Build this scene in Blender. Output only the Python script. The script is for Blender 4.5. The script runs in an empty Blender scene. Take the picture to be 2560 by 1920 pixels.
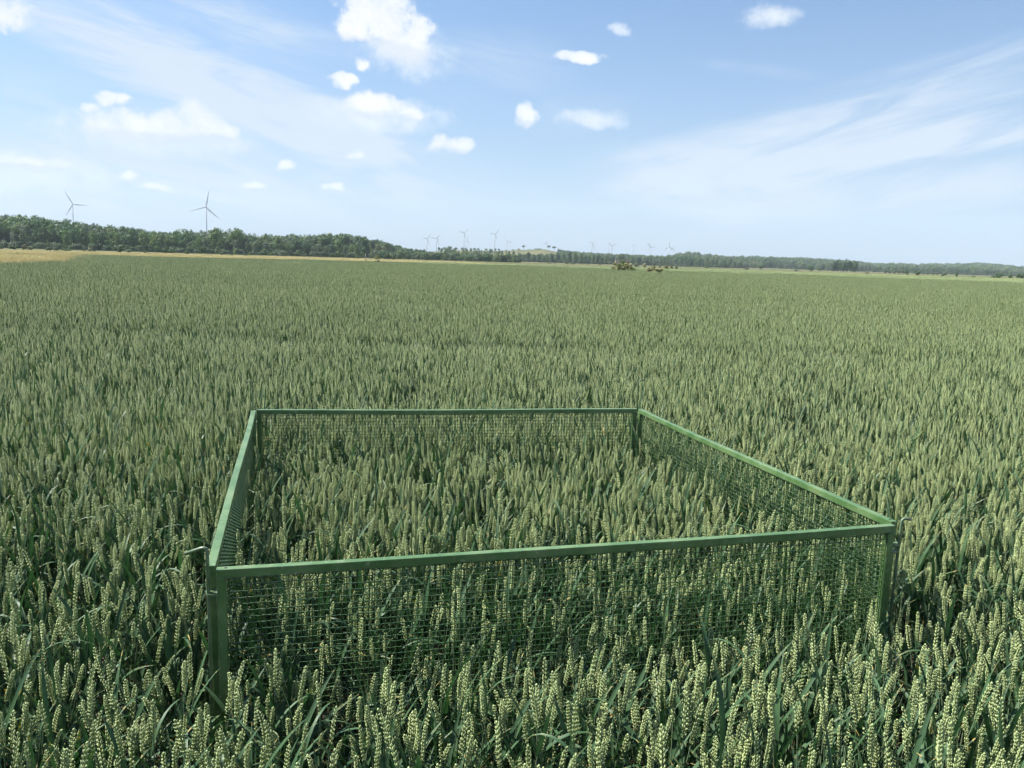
import bpy, math, random
import numpy as np
from mathutils import Matrix, Vector

rng = np.random.default_rng(7)
random.seed(7)
sc = bpy.context.scene
C = sc.collection

# ------------------------------------------------------------------ camera
EYE = 1.62
FPX, HOR, SLOPE = 2000.0, 649.5, 0.0305           # focal length, horizon row and horizon slope in photo pixels
ROLL = math.atan(SLOPE)
PITCH = math.atan((960 - HOR) * math.cos(ROLL) / FPX)
F_ = np.array([0, math.cos(PITCH), -math.sin(PITCH)])
U0 = np.array([0, math.sin(PITCH), math.cos(PITCH)])
R0 = np.array([1.0, 0, 0])
R_ = R0 * math.cos(ROLL) + U0 * math.sin(ROLL)
U_ = U0 * math.cos(ROLL) - R0 * math.sin(ROLL)
cam_data = bpy.data.cameras.new('camera')
cam_data.sensor_width = 36.0
cam_data.lens = FPX / 2560 * 36.0
cam_data.clip_start = 0.02
cam_data.clip_end = 30000
cam = bpy.data.objects.new('camera', cam_data)
C.objects.link(cam)
cam.matrix_world = Matrix(((R_[0], U_[0], -F_[0], 0), (R_[1], U_[1], -F_[1], 0), (R_[2], U_[2], -F_[2], EYE), (0, 0, 0, 1)))
sc.camera = cam


def ray(x, y):
    return F_ * FPX + R_ * (x - 1280) + U_ * (960 - y)


def azel(x, y):
    r = ray(x, y)
    return math.atan2(r[0], r[1]), math.asin(r[2] / np.linalg.norm(r))


def on_plane(x, y, z):
    r = ray(x, y)
    t = (z - EYE) / r[2]
    return np.array([r[0] * t, r[1] * t, z])


def hor_y(x):
    return HOR + (x - 1280) * SLOPE


# ------------------------------------------------------------------ light
SUN_AZ, SUN_EL = math.radians(-74), math.radians(52)
SKY_STRENGTH = 0.1
world = bpy.data.worlds.new('World')
sc.world = world
world.use_nodes = True
world.cycles.sampling_method = 'NONE'
wt = world.node_tree
wt.nodes.clear()


class NT:
    """small helper for node trees"""
    def __init__(self, tree):
        self.t = tree

    def n(self, kind, **kw):
        nd = self.t.nodes.new(kind)
        for k, v in kw.items():
            setattr(nd, k, v)
        return nd

    def link(self, a, b):
        self.t.links.new(a, b)

    def put(self, sock, v):
        if isinstance(v, bpy.types.NodeSocket):
            self.link(v, sock)
        else:
            sock.default_value = v

    def math(self, op, a, b=None, c=None, clamp=False):
        nd = self.n('ShaderNodeMath', operation=op, use_clamp=clamp)
        self.put(nd.inputs[0], a)
        if b is not None:
            self.put(nd.inputs[1], b)
        if c is not None:
            self.put(nd.inputs[2], c)
        return nd.outputs[0]

    def ramp(self, v, a, b, c=0.0, d=1.0, smooth=True):
        nd = self.n('ShaderNodeMapRange', interpolation_type='SMOOTHSTEP' if smooth else 'LINEAR')
        self.put(nd.inputs[0], v)
        for i, q in enumerate((a, b, c, d)):
            nd.inputs[1 + i].default_value = q
        return nd.outputs[0]

    def mix(self, f, a, b):
        nd = self.n('ShaderNodeMix', data_type='RGBA')
        self.put(nd.inputs[0], f)
        self.put(nd.inputs[6], a)
        self.put(nd.inputs[7], b)
        return nd.outputs[2]

    def noise(self, vec, scale, detail=4, rough=0.55, dist=0.0, col=False):
        nd = self.n('ShaderNodeTexNoise')
        if vec is not None:
            self.link(vec, nd.inputs['Vector'])
        nd.inputs['Scale'].default_value = scale
        nd.inputs['Detail'].default_value = detail
        nd.inputs['Roughness'].default_value = rough
        nd.inputs['Distortion'].default_value = dist
        return nd.outputs[1 if col else 0]


def rgb(r, g, b):
    return (r, g, b, 1.0)


W = NT(wt)
sky = W.n('ShaderNodeTexSky', sky_type='NISHITA')
sky.sun_disc = False
sky.sun_elevation = SUN_EL
sky.sun_rotation = SUN_AZ
sky.altitude = 50
sky.air_density = 1.0
sky.dust_density = 1.0
sky.ozone_density = 1.6
tc = W.n('ShaderNodeTexCoord')
dirv = tc.outputs['Generated']
sep = W.n('ShaderNodeSeparateXYZ')
W.link(dirv, sep.inputs[0])
az_n = W.math('ARCTAN2', sep.outputs[0], sep.outputs[1])
el_n = W.math('ARCSINE', sep.outputs[2])
# the cloud pattern of the view goes on, mirrored, round the whole horizon
HALF = math.radians(39)
az_p = W.math('SUBTRACT', W.math('PINGPONG', W.math('ADD', az_n, HALF), 2 * HALF), HALF)
comb = W.n('ShaderNodeCombineXYZ')
W.link(az_p, comb.inputs[0])
W.link(el_n, comb.inputs[1])
comb.inputs[2].default_value = 1.0
ae = comb.outputs[0]
n_fine = W.noise(dirv, 38, 8, 0.68)
n_mid = W.noise(dirv, 12, 3, 0.6)
warp = W.n('ShaderNodeVectorMath', operation='MULTIPLY_ADD')
W.link(W.noise(dirv, 24, 3, 0.6, 0, col=True), warp.inputs[0])
warp.inputs[1].default_value = (0.036, 0.024, 0)
warp.inputs[2].default_value = (-0.018, -0.012, 0)
warp2 = W.n('ShaderNodeVectorMath', operation='ADD')
W.link(ae, warp2.inputs[0])
W.link(warp.outputs[0], warp2.inputs[1])
aew = warp2.outputs[0]
PXK = 2560 / 2212


def blob(dx, dy, rx, ry):
    """squared distance (0 centre, 1 rim) from an upright elliptical patch of sky; pixels of a 2212 px wide view"""
    a, e = azel(dx * PXK, dy * PXK)
    ia, ie = FPX / (rx * PXK), FPX / (ry * PXK)
    m = W.n('ShaderNodeVectorMath', operation='MULTIPLY_ADD')
    W.link(aew, m.inputs[0])
    m.inputs[1].default_value = (ia, ie, 0)
    m.inputs[2].default_value = (-a * ia, -e * ie, 0)
    d = W.n('ShaderNodeVectorMath', operation='DOT_PRODUCT')
    W.link(m.outputs[0], d.inputs[0])
    W.link(m.outputs[0], d.inputs[1])
    return d.outputs['Value']


def streak(dx, dy, rx, ry, deg):
    """the same for a tilted patch (degrees down to the right)"""
    a, e = azel(dx * PXK, dy * PXK)
    th = -math.radians(deg) - ROLL
    c, sn = math.cos(th), math.sin(th)
    ia, ie = FPX / (rx * PXK), FPX / (ry * PXK)
    q = []
    for (p0, p1, k) in ((c, sn, ia), (-sn, c, ie)):
        d = W.n('ShaderNodeVectorMath', operation='DOT_PRODUCT')
        W.link(ae, d.inputs[0])
        d.inputs[1].default_value = (p0 * k, p1 * k, -(a * p0 + e * p1) * k)
        q.append(d.outputs['Value'])
    return W.math('MULTIPLY_ADD', q[0], q[0], W.math('MULTIPLY', q[1], q[1]))


CUMULUS = [  # x, y, rx, ry
    (820, 40, 100, 62), (768, 66, 46, 30), (872, 96, 66, 42), (905, 62, 34, 34),
    (340, 276, 150, 40), (428, 264, 60, 44), (236, 284, 74, 30), (478, 277, 34, 22),
    (250, 214, 48, 19), (195, 231, 24, 13), (815, 228, 84, 28), (885, 245, 50, 16),
    (1137, 250, 40, 25), (970, 308, 50, 22), (1245, 123, 58, 12), (625, 356, 24, 12),
    (770, 333, 26, 12), (285, 383, 26, 12), (548, 404, 24, 11), (722, 406, 28, 11), (330, 408, 44, 8), (740, 172, 40, 15), (786, 138, 18, 22),
    (-10, 24, 70, 36), (70, 352, 100, 18),
    (1250, -260, 190, 80), (300, -420, 240, 90), (1900, -500, 220, 80)]
dmin = None
for c in CUMULUS:
    d = blob(*c)
    dmin = d if dmin is None else W.math('MINIMUM', dmin, d)
nf = W.math('SUBTRACT', n_fine, 0.5)
cum = W.math('MULTIPLY_ADD', nf, 2.4, W.math('SUBTRACT', 1.0, dmin))
cum_m = W.ramp(cum, 0.05, 0.72)
soft = None
for c in [(1660, 34, 74, 24), (1343, 63, 30, 13), (880, 110, 110, 62), (1285, 258, 84, 22), (815, 250, 160, 46), (330, 290, 210, 46), (80, 370, 170, 46)]:
    d = blob(*c)
    soft = d if soft is None else W.math('MINIMUM', soft, d)
soft_m = W.math('MULTIPLY', W.ramp(W.math('MULTIPLY_ADD', nf, 2.6, W.math('SUBTRACT', 1.0, soft)), -0.1, 1.4), 0.95)

CIRRUS = [  # x, y, half length, half width, degrees (down to the right), strength
    (380, 145, 500, 74, 15, 1.5), (700, 255, 300, 90, 16, 0.75), (500, 45, 320, 66, 6, 0.75), (1060, 150, 220, 95, 0, 0.5),
    (1900, 205, 540, 52, -15, 0.9), (1820, 320, 560, 66, -13, 1.1), (1530, 395, 320, 85, 8, 0.9), (2050, 300, 380, 40, -9, 0.9),
    (2060, 400, 360, 50, -4, 0.55), (1640, 150, 160, 18, 6, 0.4), (1250, 250, 150, 50, -12, 0.5), (150, 410, 420, 90, 0, 0.8), (750, 380, 600, 120, 3, 0.5),
    (300, 320, 760, 190, 6, 0.5), (1750, 400, 640, 130, -6, 0.45),
    (900, -350, 700, 120, 12, 0.6), (1900, -250, 600, 90, -14, 0.6)]


def stretched(deg):
    """coordinates stretched along the streaks"""
    th = math.radians(deg)
    cb = W.n('ShaderNodeCombineXYZ')
    for i, (p0, p1, k) in enumerate(((math.cos(th), -math.sin(th), 5.0), (math.sin(th), math.cos(th), 30.0))):
        d = W.n('ShaderNodeVectorMath', operation='DOT_PRODUCT')
        W.link(ae, d.inputs[0])
        d.inputs[1].default_value = (p0 * k, p1 * k, 0.3)
        W.link(d.outputs['Value'], cb.inputs[i])
    return cb.outputs[0]


n_st = W.ramp(W.noise(stretched(11), 1.0, 8, 0.66, 1.0), 0.28, 0.74, 0.20, 1.2)
n_st2 = W.ramp(W.noise(stretched(-13), 1.0, 8, 0.66, 0.9), 0.28, 0.74, 0.20, 1.2)
acc = [None, None]
for c in CIRRUS:
    v = W.math('MAXIMUM', W.math('MULTIPLY_ADD', streak(*c[:5]), -c[5], c[5]), 0.0)
    i = 0 if c[4] >= 0 else 1
    acc[i] = v if acc[i] is None else W.math('ADD', acc[i], v)
cir = W.math('MULTIPLY_ADD', acc[0], n_st, W.math('MULTIPLY', acc[1], n_st2))
cir = W.math('MULTIPLY_ADD', n_mid, 0.10, cir)
cir = W.math('MULTIPLY', W.ramp(cir, 0.0, 1.3), 0.92)
# thin milky air low over the horizon
low = W.math('MULTIPLY', W.math('POWER', W.math('SUBTRACT', 1.0, W.ramp(el_n, 0.0, 0.42, smooth=False)), 1.8), 0.72)
K = 1.0 / SKY_STRENGTH
gain = W.n('ShaderNodeMix', data_type='RGBA', blend_type='MULTIPLY')
gain.inputs[0].default_value = 1.0
W.link(sky.outputs[0], gain.inputs[6])
gain.inputs[7].default_value = rgb(0.80, 1.07, 1.29)
col = W.mix(low, gain.outputs[2], rgb(0.39 * K, 0.49 * K, 0.635 * K))
col = W.mix(cir, col, rgb(0.58 * K, 0.66 * K, 0.76 * K))
col = W.mix(soft_m, col, rgb(0.70 * K, 0.76 * K, 0.83 * K))
shade = W.ramp(W.math('ADD', cum, W.math('MULTIPLY', W.math('SUBTRACT', n_mid, 0.5), 1.2)), 0.3, 1.3)
ccol = W.mix(shade, rgb(0.66 * K, 0.72 * K, 0.80 * K), rgb(0.86 * K, 0.86 * K, 0.86 * K))
under = None
for c in [(880, 122, 70, 26), (800, 98, 60, 14), (330, 300, 150, 16), (450, 300, 60, 14), (815, 252, 80, 13), (1137, 268, 34, 10), (970, 322, 40, 8), (70, 366, 90, 10)]:
    d = blob(*c)
    under = d if under is None else W.math('MINIMUM', under, d)
ccol = W.mix(W.math('MULTIPLY', W.ramp(under, 1.3, 0.2), 0.55), ccol, rgb(0.52 * K, 0.60 * K, 0.71 * K))
col = W.mix(cum_m, col, ccol)
bg = W.n('ShaderNodeBackground')
W.link(col, bg.inputs[0])
bg.inputs[1].default_value = 0.052
wo = W.n('ShaderNodeOutputWorld')
W.link(bg.outputs[0], wo.inputs[0])

sun_data = bpy.data.lights.new('sun', 'SUN')
sun_data.energy = 5.0
sun_data.angle = math.radians(0.53)
sun_data.color = (1.0, 0.955, 0.88)
sun = bpy.data.objects.new('sun', sun_data)
C.objects.link(sun)
SUN_DIR = Vector((math.sin(SUN_AZ) * math.cos(SUN_EL), math.cos(SUN_AZ) * math.cos(SUN_EL), math.sin(SUN_EL)))
sun.rotation_euler = (-SUN_DIR).to_track_quat('-Z', 'Y').to_euler()
sun.location = (-40, 20, 60)

vs = sc.view_settings
vs.view_transform = 'Standard'
vs.look = 'None'
vs.exposure = 1.25
vs.gamma = 1.0
vs.use_curve_mapping = False
sc.render.engine = 'CYCLES'
cy = sc.cycles
cy.max_bounces = 3
cy.diffuse_bounces = 1
cy.glossy_bounces = 2
cy.transmission_bounces = 3
cy.transparent_max_bounces = 4
cy.volume_bounces = 0
cy.caustics_reflective = False
cy.caustics_refractive = False
cy.use_denoising = True
cy.use_adaptive_sampling = True
cy.adaptive_threshold = 0.03
cy.adaptive_min_samples = 16
cy.sample_clamp_indirect = 4.0


# ------------------------------------------------------------------ helpers
def tag(o, label=None, cat=None, group=None, kind=None):
    if label:
        o['label'] = label
    if cat:
        o['category'] = cat
    if group:
        o['group'] = group
    if kind:
        o['kind'] = kind
    return o


def link(o, parent=None):
    C.objects.link(o)
    if parent is not None:
        o.parent = parent
    return o


def mesh(name, verts, faces, mats=(), idx=None, smooth=False):
    """verts (n,3); faces: list of (m,k) int arrays or a plain list of tuples"""
    me = bpy.data.meshes.new(name)
    if isinstance(faces, np.ndarray):
        faces = [faces]
    if len(faces) and isinstance(faces[0], np.ndarray):
        loops = np.concatenate([f.ravel() for f in faces]).astype(np.int32)
        tot = np.concatenate([np.full(len(f), f.shape[1]) for f in faces]).astype(np.int32)
        start = np.concatenate([[0], np.cumsum(tot)[:-1]]).astype(np.int32)
        v = np.asarray(verts, dtype=np.float32)
        me.vertices.add(len(v))
        me.vertices.foreach_set('co', v.ravel())
        me.loops.add(len(loops))
        me.loops.foreach_set('vertex_index', loops)
        me.polygons.add(len(tot))
        me.polygons.foreach_set('loop_start', start)
        me.polygons.foreach_set('loop_total', tot)
    else:
        me.from_pydata([tuple(map(float, v)) for v in verts], [], [tuple(map(int, f)) for f in faces])
    for m in mats:
        me.materials.append(m)
    if idx is not None:
        me.polygons.foreach_set('material_index', np.asarray(idx, dtype=np.int32))
    if smooth:
        me.polygons.foreach_set('use_smooth', np.ones(len(me.polygons), dtype=bool))
    me.update(calc_edges=True)
    return me


def obj(name, me, parent=None, loc=None):
    o = bpy.data.objects.new(name, me)
    if loc is not None:
        o.location = loc
    return link(o, parent)


def empty(name, loc, rz=0.0):
    o = bpy.data.objects.new(name, None)
    o.empty_display_size = 0.1
    o.location = loc
    o.rotation_euler = (0, 0, rz)
    return link(o)


class MB:
    """collects verts and faces of one mesh"""
    def __init__(self):
        self.v, self.f, self.m = [], [], []

    def add(self, v, f, m=0):
        b = len(self.v)
        self.v += [tuple(p) for p in v]
        self.f += [tuple(b + i for i in q) for q in f]
        self.m += [m] * len(f)

    def box(self, x0, x1, y0, y1, z0, z1, bev=0.0):
        if bev <= 0:
            v = [(x, y, z) for z in (z0, z1) for y in (y0, y1) for x in (x0, x1)]
            self.add(v, [(0, 2, 3, 1), (4, 5, 7, 6), (0, 1, 5, 4), (2, 6, 7, 3), (0, 4, 6, 2), (1, 3, 7, 5)])
            return
        import bmesh
        bm = bmesh.new()
        bmesh.ops.create_cube(bm, size=1)
        for q in bm.verts:
            q.co = Vector(((x0 + x1) / 2 + q.co.x * (x1 - x0), (y0 + y1) / 2 + q.co.y * (y1 - y0), (z0 + z1) / 2 + q.co.z * (z1 - z0)))
        bmesh.ops.bevel(bm, geom=bm.edges[:], offset=bev, segments=2, affect='EDGES', profile=0.5)
        bm.verts.index_update()
        self.add([q.co[:] for q in bm.verts], [[q.index for q in f.verts] for f in bm.faces])
        bm.free()

    def tube(self, path, rad, sides=6, m=0, caps=True):
        path = [np.asarray(p, float) for p in path]
        n = len(path)
        if not hasattr(rad, '__len__'):
            rad = [rad] * n
        v = []
        ref = None
        for i in range(n):
            t = path[min(i + 1, n - 1)] - path[max(i - 1, 0)]
            t = t / (np.linalg.norm(t) + 1e-12)
            if ref is None:
                ref = np.array([1.0, 0, 0]) if abs(t[0]) < 0.8 else np.array([0, 1.0, 0])
            a = ref - t * (ref @ t)
            a /= np.linalg.norm(a)
            ref = a
            b = np.cross(t, a)
            for k in range(sides):
                w = 2 * math.pi * k / sides
                v.append(path[i] + rad[i] * (math.cos(w) * a + math.sin(w) * b))
        f = []
        for i in range(n - 1):
            for k in range(sides):
                k2 = (k + 1) % sides
                f.append((i * sides + k, i * sides + k2, (i + 1) * sides + k2, (i + 1) * sides + k))
        if caps:
            f.append(tuple(range(sides))[::-1])
            f.append(tuple((n - 1) * sides + k for k in range(sides)))
        self.add(v, f, m)

    def build(self, name, mats, smooth=False):
        return mesh(name, self.v, self.f, mats if isinstance(mats, (list, tuple)) else [mats], self.m if self.m else None, smooth)


# ------------------------------------------------------------------ materials
def material(name):
    m = bpy.data.materials.new(name)
    m.use_nodes = True
    t = NT(m.node_tree)
    m.node_tree.nodes.clear()
    out = t.n('ShaderNodeOutputMaterial')
    p = t.n('ShaderNodeBsdfPrincipled')
    t.link(p.outputs[0], out.inputs[0])
    return m, t, p, out


def leafy(name, base, alt, rough=0.6, spec=0.25, trans=0.3, tcol=None, tip=None, oscale=3.0, hue=0.12, local=False):
    """foliage: two tones by noise and by instance, thin enough for the sun to shine through"""
    m, t, p, out = material(name)
    info = t.n('ShaderNodeObjectInfo')
    geo = t.n('ShaderNodeNewGeometry')
    n = t.noise(geo.outputs['Position'], oscale, 3)
    rnd = t.ramp(t.noise(geo.outputs['Position'], 17, 1), 0.28, 0.72, smooth=False) if local else info.outputs['Random']
    n_l = t.noise(geo.outputs['Position'], 0.16, 2)
    f = t.math('ADD', t.math('MULTIPLY', rnd, 0.45), t.math('MULTIPLY', t.ramp(n, 0.3, 0.7), 0.3))
    f = t.math('MULTIPLY_ADD', t.ramp(n_l, 0.3, 0.7), 0.25, f)
    c = t.mix(f, rgb(*base), rgb(*alt))
    hs = t.n('ShaderNodeHueSaturation')
    t.link(t.math('ADD', t.math('MULTIPLY', rnd, 2 * hue), 1.0 - hue), hs.inputs['Value'])
    t.link(c, hs.inputs['Color'])
    c = hs.outputs[0]
    if tip:
        at = t.n('ShaderNodeAttribute', attribute_name='tip')
        r2 = t.math('FRACT', t.math('MULTIPLY', rnd, 5.3))
        lim = t.math('ADD', 0.66, t.math('MULTIPLY', r2, 1.0))
        w = t.math('MULTIPLY', t.math('SUBTRACT', at.outputs['Fac'], lim), 5.0, clamp=True)
        c = t.mix(w, c, rgb(*tip))
    p.inputs['Roughness'].default_value = rough
    p.inputs['Specular IOR Level'].default_value = spec
    t.link(c, p.inputs['Base Color'])
    if trans > 0:
        tr = t.n('ShaderNodeBsdfTranslucent')
        hs2 = t.n('ShaderNodeHueSaturation')
        hs2.inputs['Saturation'].default_value = 1.25
        hs2.inputs['Value'].default_value = 1.3
        t.link(c, hs2.inputs['Color'])
        t.link(hs2.outputs[0], tr.inputs[0])
        mx = t.n('ShaderNodeMixShader')
        mx.inputs[0].default_value = trans
        t.link(p.outputs[0], mx.inputs[1])
        t.link(tr.outputs[0], mx.inputs[2])
        t.link(mx.outputs[0], out.inputs[0])
    return m


M = {}
M['ear'] = leafy('wheat_ear', (0.258, 0.336, 0.138), (0.382, 0.434, 0.200), rough=0.5, spec=0.4, trans=0.06, oscale=60, hue=0.18, local=True)
M['stem'] = leafy('wheat_stem', (0.10, 0.155, 0.09), (0.15, 0.20, 0.11), rough=0.45, spec=0.4, trans=0.0, oscale=20)
M['leaf'] = leafy('wheat_leaf', (0.034, 0.080, 0.035), (0.060, 0.118, 0.050), rough=0.52, spec=0.32, trans=0.16, tip=(0.40, 0.30, 0.10), oscale=25, local=True)
M['barley'] = leafy('ripe_barley', (0.44, 0.385, 0.175), (0.53, 0.465, 0.22), rough=0.6, trans=0.1, oscale=0.25)


def painted(name, base, worn, rust):
    m, t, p, out = material(name)
    co = t.n('ShaderNodeNewGeometry').outputs['Position']
    n1 = t.noise(co, 55, 6, 0.65)
    n2 = t.noise(co, 9, 4, 0.6)
    n3 = t.noise(co, 160, 3, 0.6)
    c = t.mix(t.ramp(n2, 0.35, 0.7), rgb(*base), rgb(*worn))
    c = t.mix(t.math('MULTIPLY', t.ramp(n1, 0.58, 0.72), 0.6), c, rgb(0.30, 0.35, 0.27))
    c = t.mix(t.math('MULTIPLY', t.ramp(t.math('ADD', n3, t.math('MULTIPLY', n2, 0.6)), 0.97, 1.06), 0.75), c, rgb(*rust))
    t.link(c, p.inputs['Base Color'])
    t.link(t.ramp(n1, 0.3, 0.8, 0.30, 0.48), p.inputs['Roughness'])
    p.inputs['Specular IOR Level'].default_value = 0.65
    b = t.n('ShaderNodeBump')
    b.inputs['Strength'].default_value = 0.25
    b.inputs['Distance'].default_value = 0.0006
    t.link(n1, b.inputs['Height'])
    t.link(b.outputs[0], p.inputs['Normal'])
    return m


M['frame'] = painted('painted_steel', (0.054, 0.122, 0.036), (0.120, 0.195, 0.078), (0.16, 0.10, 0.06))
M['wire'] = painted('painted_wire', (0.026, 0.070, 0.018), (0.048, 0.10, 0.030), (0.12, 0.09, 0.05))
M['rod'] = painted('worn_rod', (0.075, 0.125, 0.06), (0.15, 0.20, 0.115), (0.16, 0.11, 0.08))


def plain(name, a, b, scale=1.0, rough=0.8, spec=0.2, detail=5):
    m, t, p, out = material(name)
    co = t.n('ShaderNodeNewGeometry').outputs['Position']
    c = t.mix(t.ramp(t.noise(co, scale, detail, 0.6), 0.3, 0.7), rgb(*a), rgb(*b))
    t.link(c, p.inputs['Base Color'])
    p.inputs['Roughness'].default_value = rough
    p.inputs['Specular IOR Level'].default_value = spec
    return m


M['soil'] = plain('dark_soil', (0.045, 0.035, 0.024), (0.085, 0.065, 0.045), 18, 0.95, 0.1)
M['turbine'] = plain('turbine_paint', (0.40, 0.42, 0.45), (0.47, 0.49, 0.51), 0.2, 0.4, 0.4)
M['bark'] = plain('bark', (0.07, 0.05, 0.035), (0.14, 0.11, 0.08), 2.0, 0.9, 0.1)
M['dead'] = plain('dead_wood', (0.20, 0.19, 0.17), (0.30, 0.28, 0.25), 1.5, 0.85, 0.15)
M['post'] = plain('weathered_post', (0.14, 0.12, 0.085), (0.28, 0.26, 0.20), 1.2, 0.85, 0.15)
M['plaster'] = plain('cream_plaster', (0.40, 0.35, 0.27), (0.48, 0.42, 0.34), 0.9, 0.9, 0.1)
M['pink'] = plain('pink_plaster', (0.36, 0.27, 0.22), (0.43, 0.33, 0.27), 0.9, 0.9, 0.1)
M['tile'] = plain('roof_tile', (0.20, 0.13, 0.11), (0.28, 0.19, 0.15), 1.5, 0.85, 0.1)
M['dark'] = plain('dark_board', (0.018, 0.016, 0.014), (0.035, 0.03, 0.026), 3, 0.7, 0.2)
M['glass'] = plain('dark_pane', (0.02, 0.025, 0.03), (0.03, 0.035, 0.04), 1, 0.15, 0.5)

# ground: meadow, straw strips and the grassy hill
gm, gt, gp, go_ = material('meadow_ground')
gpos = gt.n('ShaderNodeNewGeometry').outputs['Position']
g1 = gt.noise(gpos, 0.012, 5, 0.6, 0.6)
g2 = gt.noise(gpos, 0.09, 5, 0.65)
g3 = gt.noise(gpos, 1.2, 4, 0.6)
gc = gt.mix(gt.ramp(g1, 0.38, 0.62), rgb(0.066, 0.084, 0.032), rgb(0.135, 0.125, 0.068))
gc = gt.mix(gt.math('MULTIPLY', gt.ramp(g2, 0.42, 0.68), 0.6), gc, rgb(0.11, 0.12, 0.052))
gc = gt.mix(gt.math('MULTIPLY', gt.ramp(g3, 0.4, 0.7), 0.3), gc, rgb(0.16, 0.16, 0.07))
gt.link(gc, gp.inputs['Base Color'])
gp.inputs['Roughness'].default_value = 0.95
gp.inputs['Specular IOR Level'].default_value = 0.05
M['ground'] = gm

# ------------------------------------------------------------------ terrain
# silhouette of the wooded rise in the photograph: pixel x, pixel y of the tree tops, ridge distance, tree height
RIDGE = np.array([
    (-400, 528, 800, 13), (0, 541, 800, 13), (43, 545, 800, 13), (130, 553, 800, 13), (245, 568, 800, 13), (345, 580, 800, 13), (420, 589, 800, 13),
    (500, 587, 800, 13), (590, 584, 800, 13), (640, 592, 800, 13), (720, 591, 800, 13), (830, 594, 800, 13), (940, 600, 800, 12), (1010, 609, 800, 10),
    (1060, 614, 850, 7), (1085, 621, 1050, 4), (1130, 624, 1250, 1), (1240, 628, 1300, 0), (1310, 625, 1300, 0), (1350, 624, 1300, 0), (1400, 628, 1350, 4),
    (1460, 633, 1450, 10), (1560, 638, 1500, 12), (1640, 641, 1500, 12), (1697, 631, 1500, 12), (1760, 636, 1500, 12), (1880, 642, 1700, 12),
    (1967, 643, 1900, 12), (2107, 652, 2100, 12), (2165, 658, 2300, 12), (2330, 657, 2500, 13), (2410, 656, 2500, 13), (2470, 660, 2500, 13), (2540, 667, 2500, 13),
    (2560, 668, 2500, 13), (2960, 672, 2500, 13)])
BASE = np.array([(-400, 430), (0, 440), (640, 450), (900, 470), (1085, 560), (1240, 640), (1300, 780), (1540, 800), (1700, 900), (1880, 1000), (2200, 1250), (2560, 1400), (2960, 1400)])


def px_of(x, y):
    y = np.asarray(y, float)
    x = np.asarray(x, float)
    az = np.arctan2(x, y)
    return 1280 + FPX * np.tan(np.clip(az, -0.72, 0.72))


def ridge_d(px):
    return np.interp(px, RIDGE[:, 0], RIDGE[:, 2])


def ridge_g(px):
    ang = (hor_y(px) - np.interp(px, RIDGE[:, 0], RIDGE[:, 1])) / np.hypot(FPX, px - 1280)
    return np.maximum(ang * ridge_d(px) + EYE - np.interp(px, RIDGE[:, 0], RIDGE[:, 3]), 0.5)


def base_d(px):
    return np.interp(px, BASE[:, 0], BASE[:, 1])


def ground_z(x, y):
    px = px_of(x, y)
    r = np.hypot(x, y)
    b, d, g = base_d(px), ridge_d(px), ridge_g(px)
    t = np.clip((r - b) / (d - b), 0, 1)
    t = t * t * (3 - 2 * t)
    far = np.clip((r - d) / 3000, 0, 1) * 6
    return g * t - far * t + 0.0


az_f = np.concatenate([np.radians(np.arange(-40, 40, 0.25)), np.radians(np.arange(40, 320, 4.0))])
radii = np.concatenate([[0.6, 3, 10, 30, 80, 150, 250, 350, 400], np.arange(430, 1000, 18), np.arange(1000, 2600, 45), np.array([2700, 3000, 3600, 4300, 5200, 6200])])
A, Rr = np.meshgrid(az_f, radii)
X, Y = Rr * np.sin(A), Rr * np.cos(A)
Z = ground_z(X, Y)
nA, nR = len(az_f), len(radii)
gv = np.concatenate([np.stack([X.ravel(), Y.ravel(), Z.ravel()], 1), [[0, 0, 0]]])
ii, jj = np.meshgrid(np.arange(nR - 1), np.arange(nA), indexing='ij')
jn = (jj + 1) % nA
quads = np.stack([ii * nA + jj, (ii + 1) * nA + jj, (ii + 1) * nA + jn, ii * nA + jn], -1).reshape(-1, 4)
fan = np.stack([np.full(nA, nR * nA), np.arange(nA), (np.arange(nA) + 1) % nA], 1)
gme = mesh('ground', gv, [quads[:, ::-1], fan[:, ::-1]], [M['ground']], smooth=True)
tag(obj('ground', gme), kind='structure')


# field outlines as the distance to their far edge along each bearing
def edge_fn(pts, z):
    q = np.array([on_plane(x, y, z)[:2] for x, y in pts])
    a, r = np.arctan2(q[:, 0], q[:, 1]), np.hypot(q[:, 0], q[:, 1])
    o = np.argsort(a)
    return a[o], r[o]


CANOPY = 0.66
WA, WR = edge_fn([(-300, 672), (-100, 665), (0, 660), (87, 655.5), (150, 652.5), (184, 651), (190, 639), (231, 636.5), (289, 637.5), (434, 642), (640, 647), (785, 649.5), (929, 654), (1074, 657),
                  (1218, 660.5), (1400, 665), (1540, 669), (1700, 673), (1840, 675.5), (2080, 683.5), (2260, 689), (2400, 693), (2560, 697), (2900, 707)], CANOPY)
YA, YR = edge_fn([(-300, 617), (0, 625), (185, 628.5), (289, 631), (434, 634), (640, 640), (785, 643.2), (929, 648), (1074, 652.6), (1218, 658)], CANOPY)


def r_wheat(az):
    return np.interp(az, WA, WR)


def r_yellow(az):
    return np.where(az < YA[-1], np.interp(az, YA, YR), 0.0)


sa = np.linspace(-math.pi, math.pi, 721)[:-1]
sr = np.maximum(r_wheat(sa), r_yellow(sa)) + 1.0
sr = np.where(np.abs(sa) > 0.75, np.minimum(sr, 60), sr)
sv = np.concatenate([np.stack([sr * np.sin(sa), sr * np.cos(sa), np.full(len(sa), 0.004)], 1), [[0, 0, 0.004]]])
sf_ = np.stack([np.full(720, 720), (np.arange(720) + 1) % 720, np.arange(720)], 1)
tag(obj('field_soil', mesh('field_soil', sv, [sf_], [M['soil']])), kind='structure')

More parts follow.
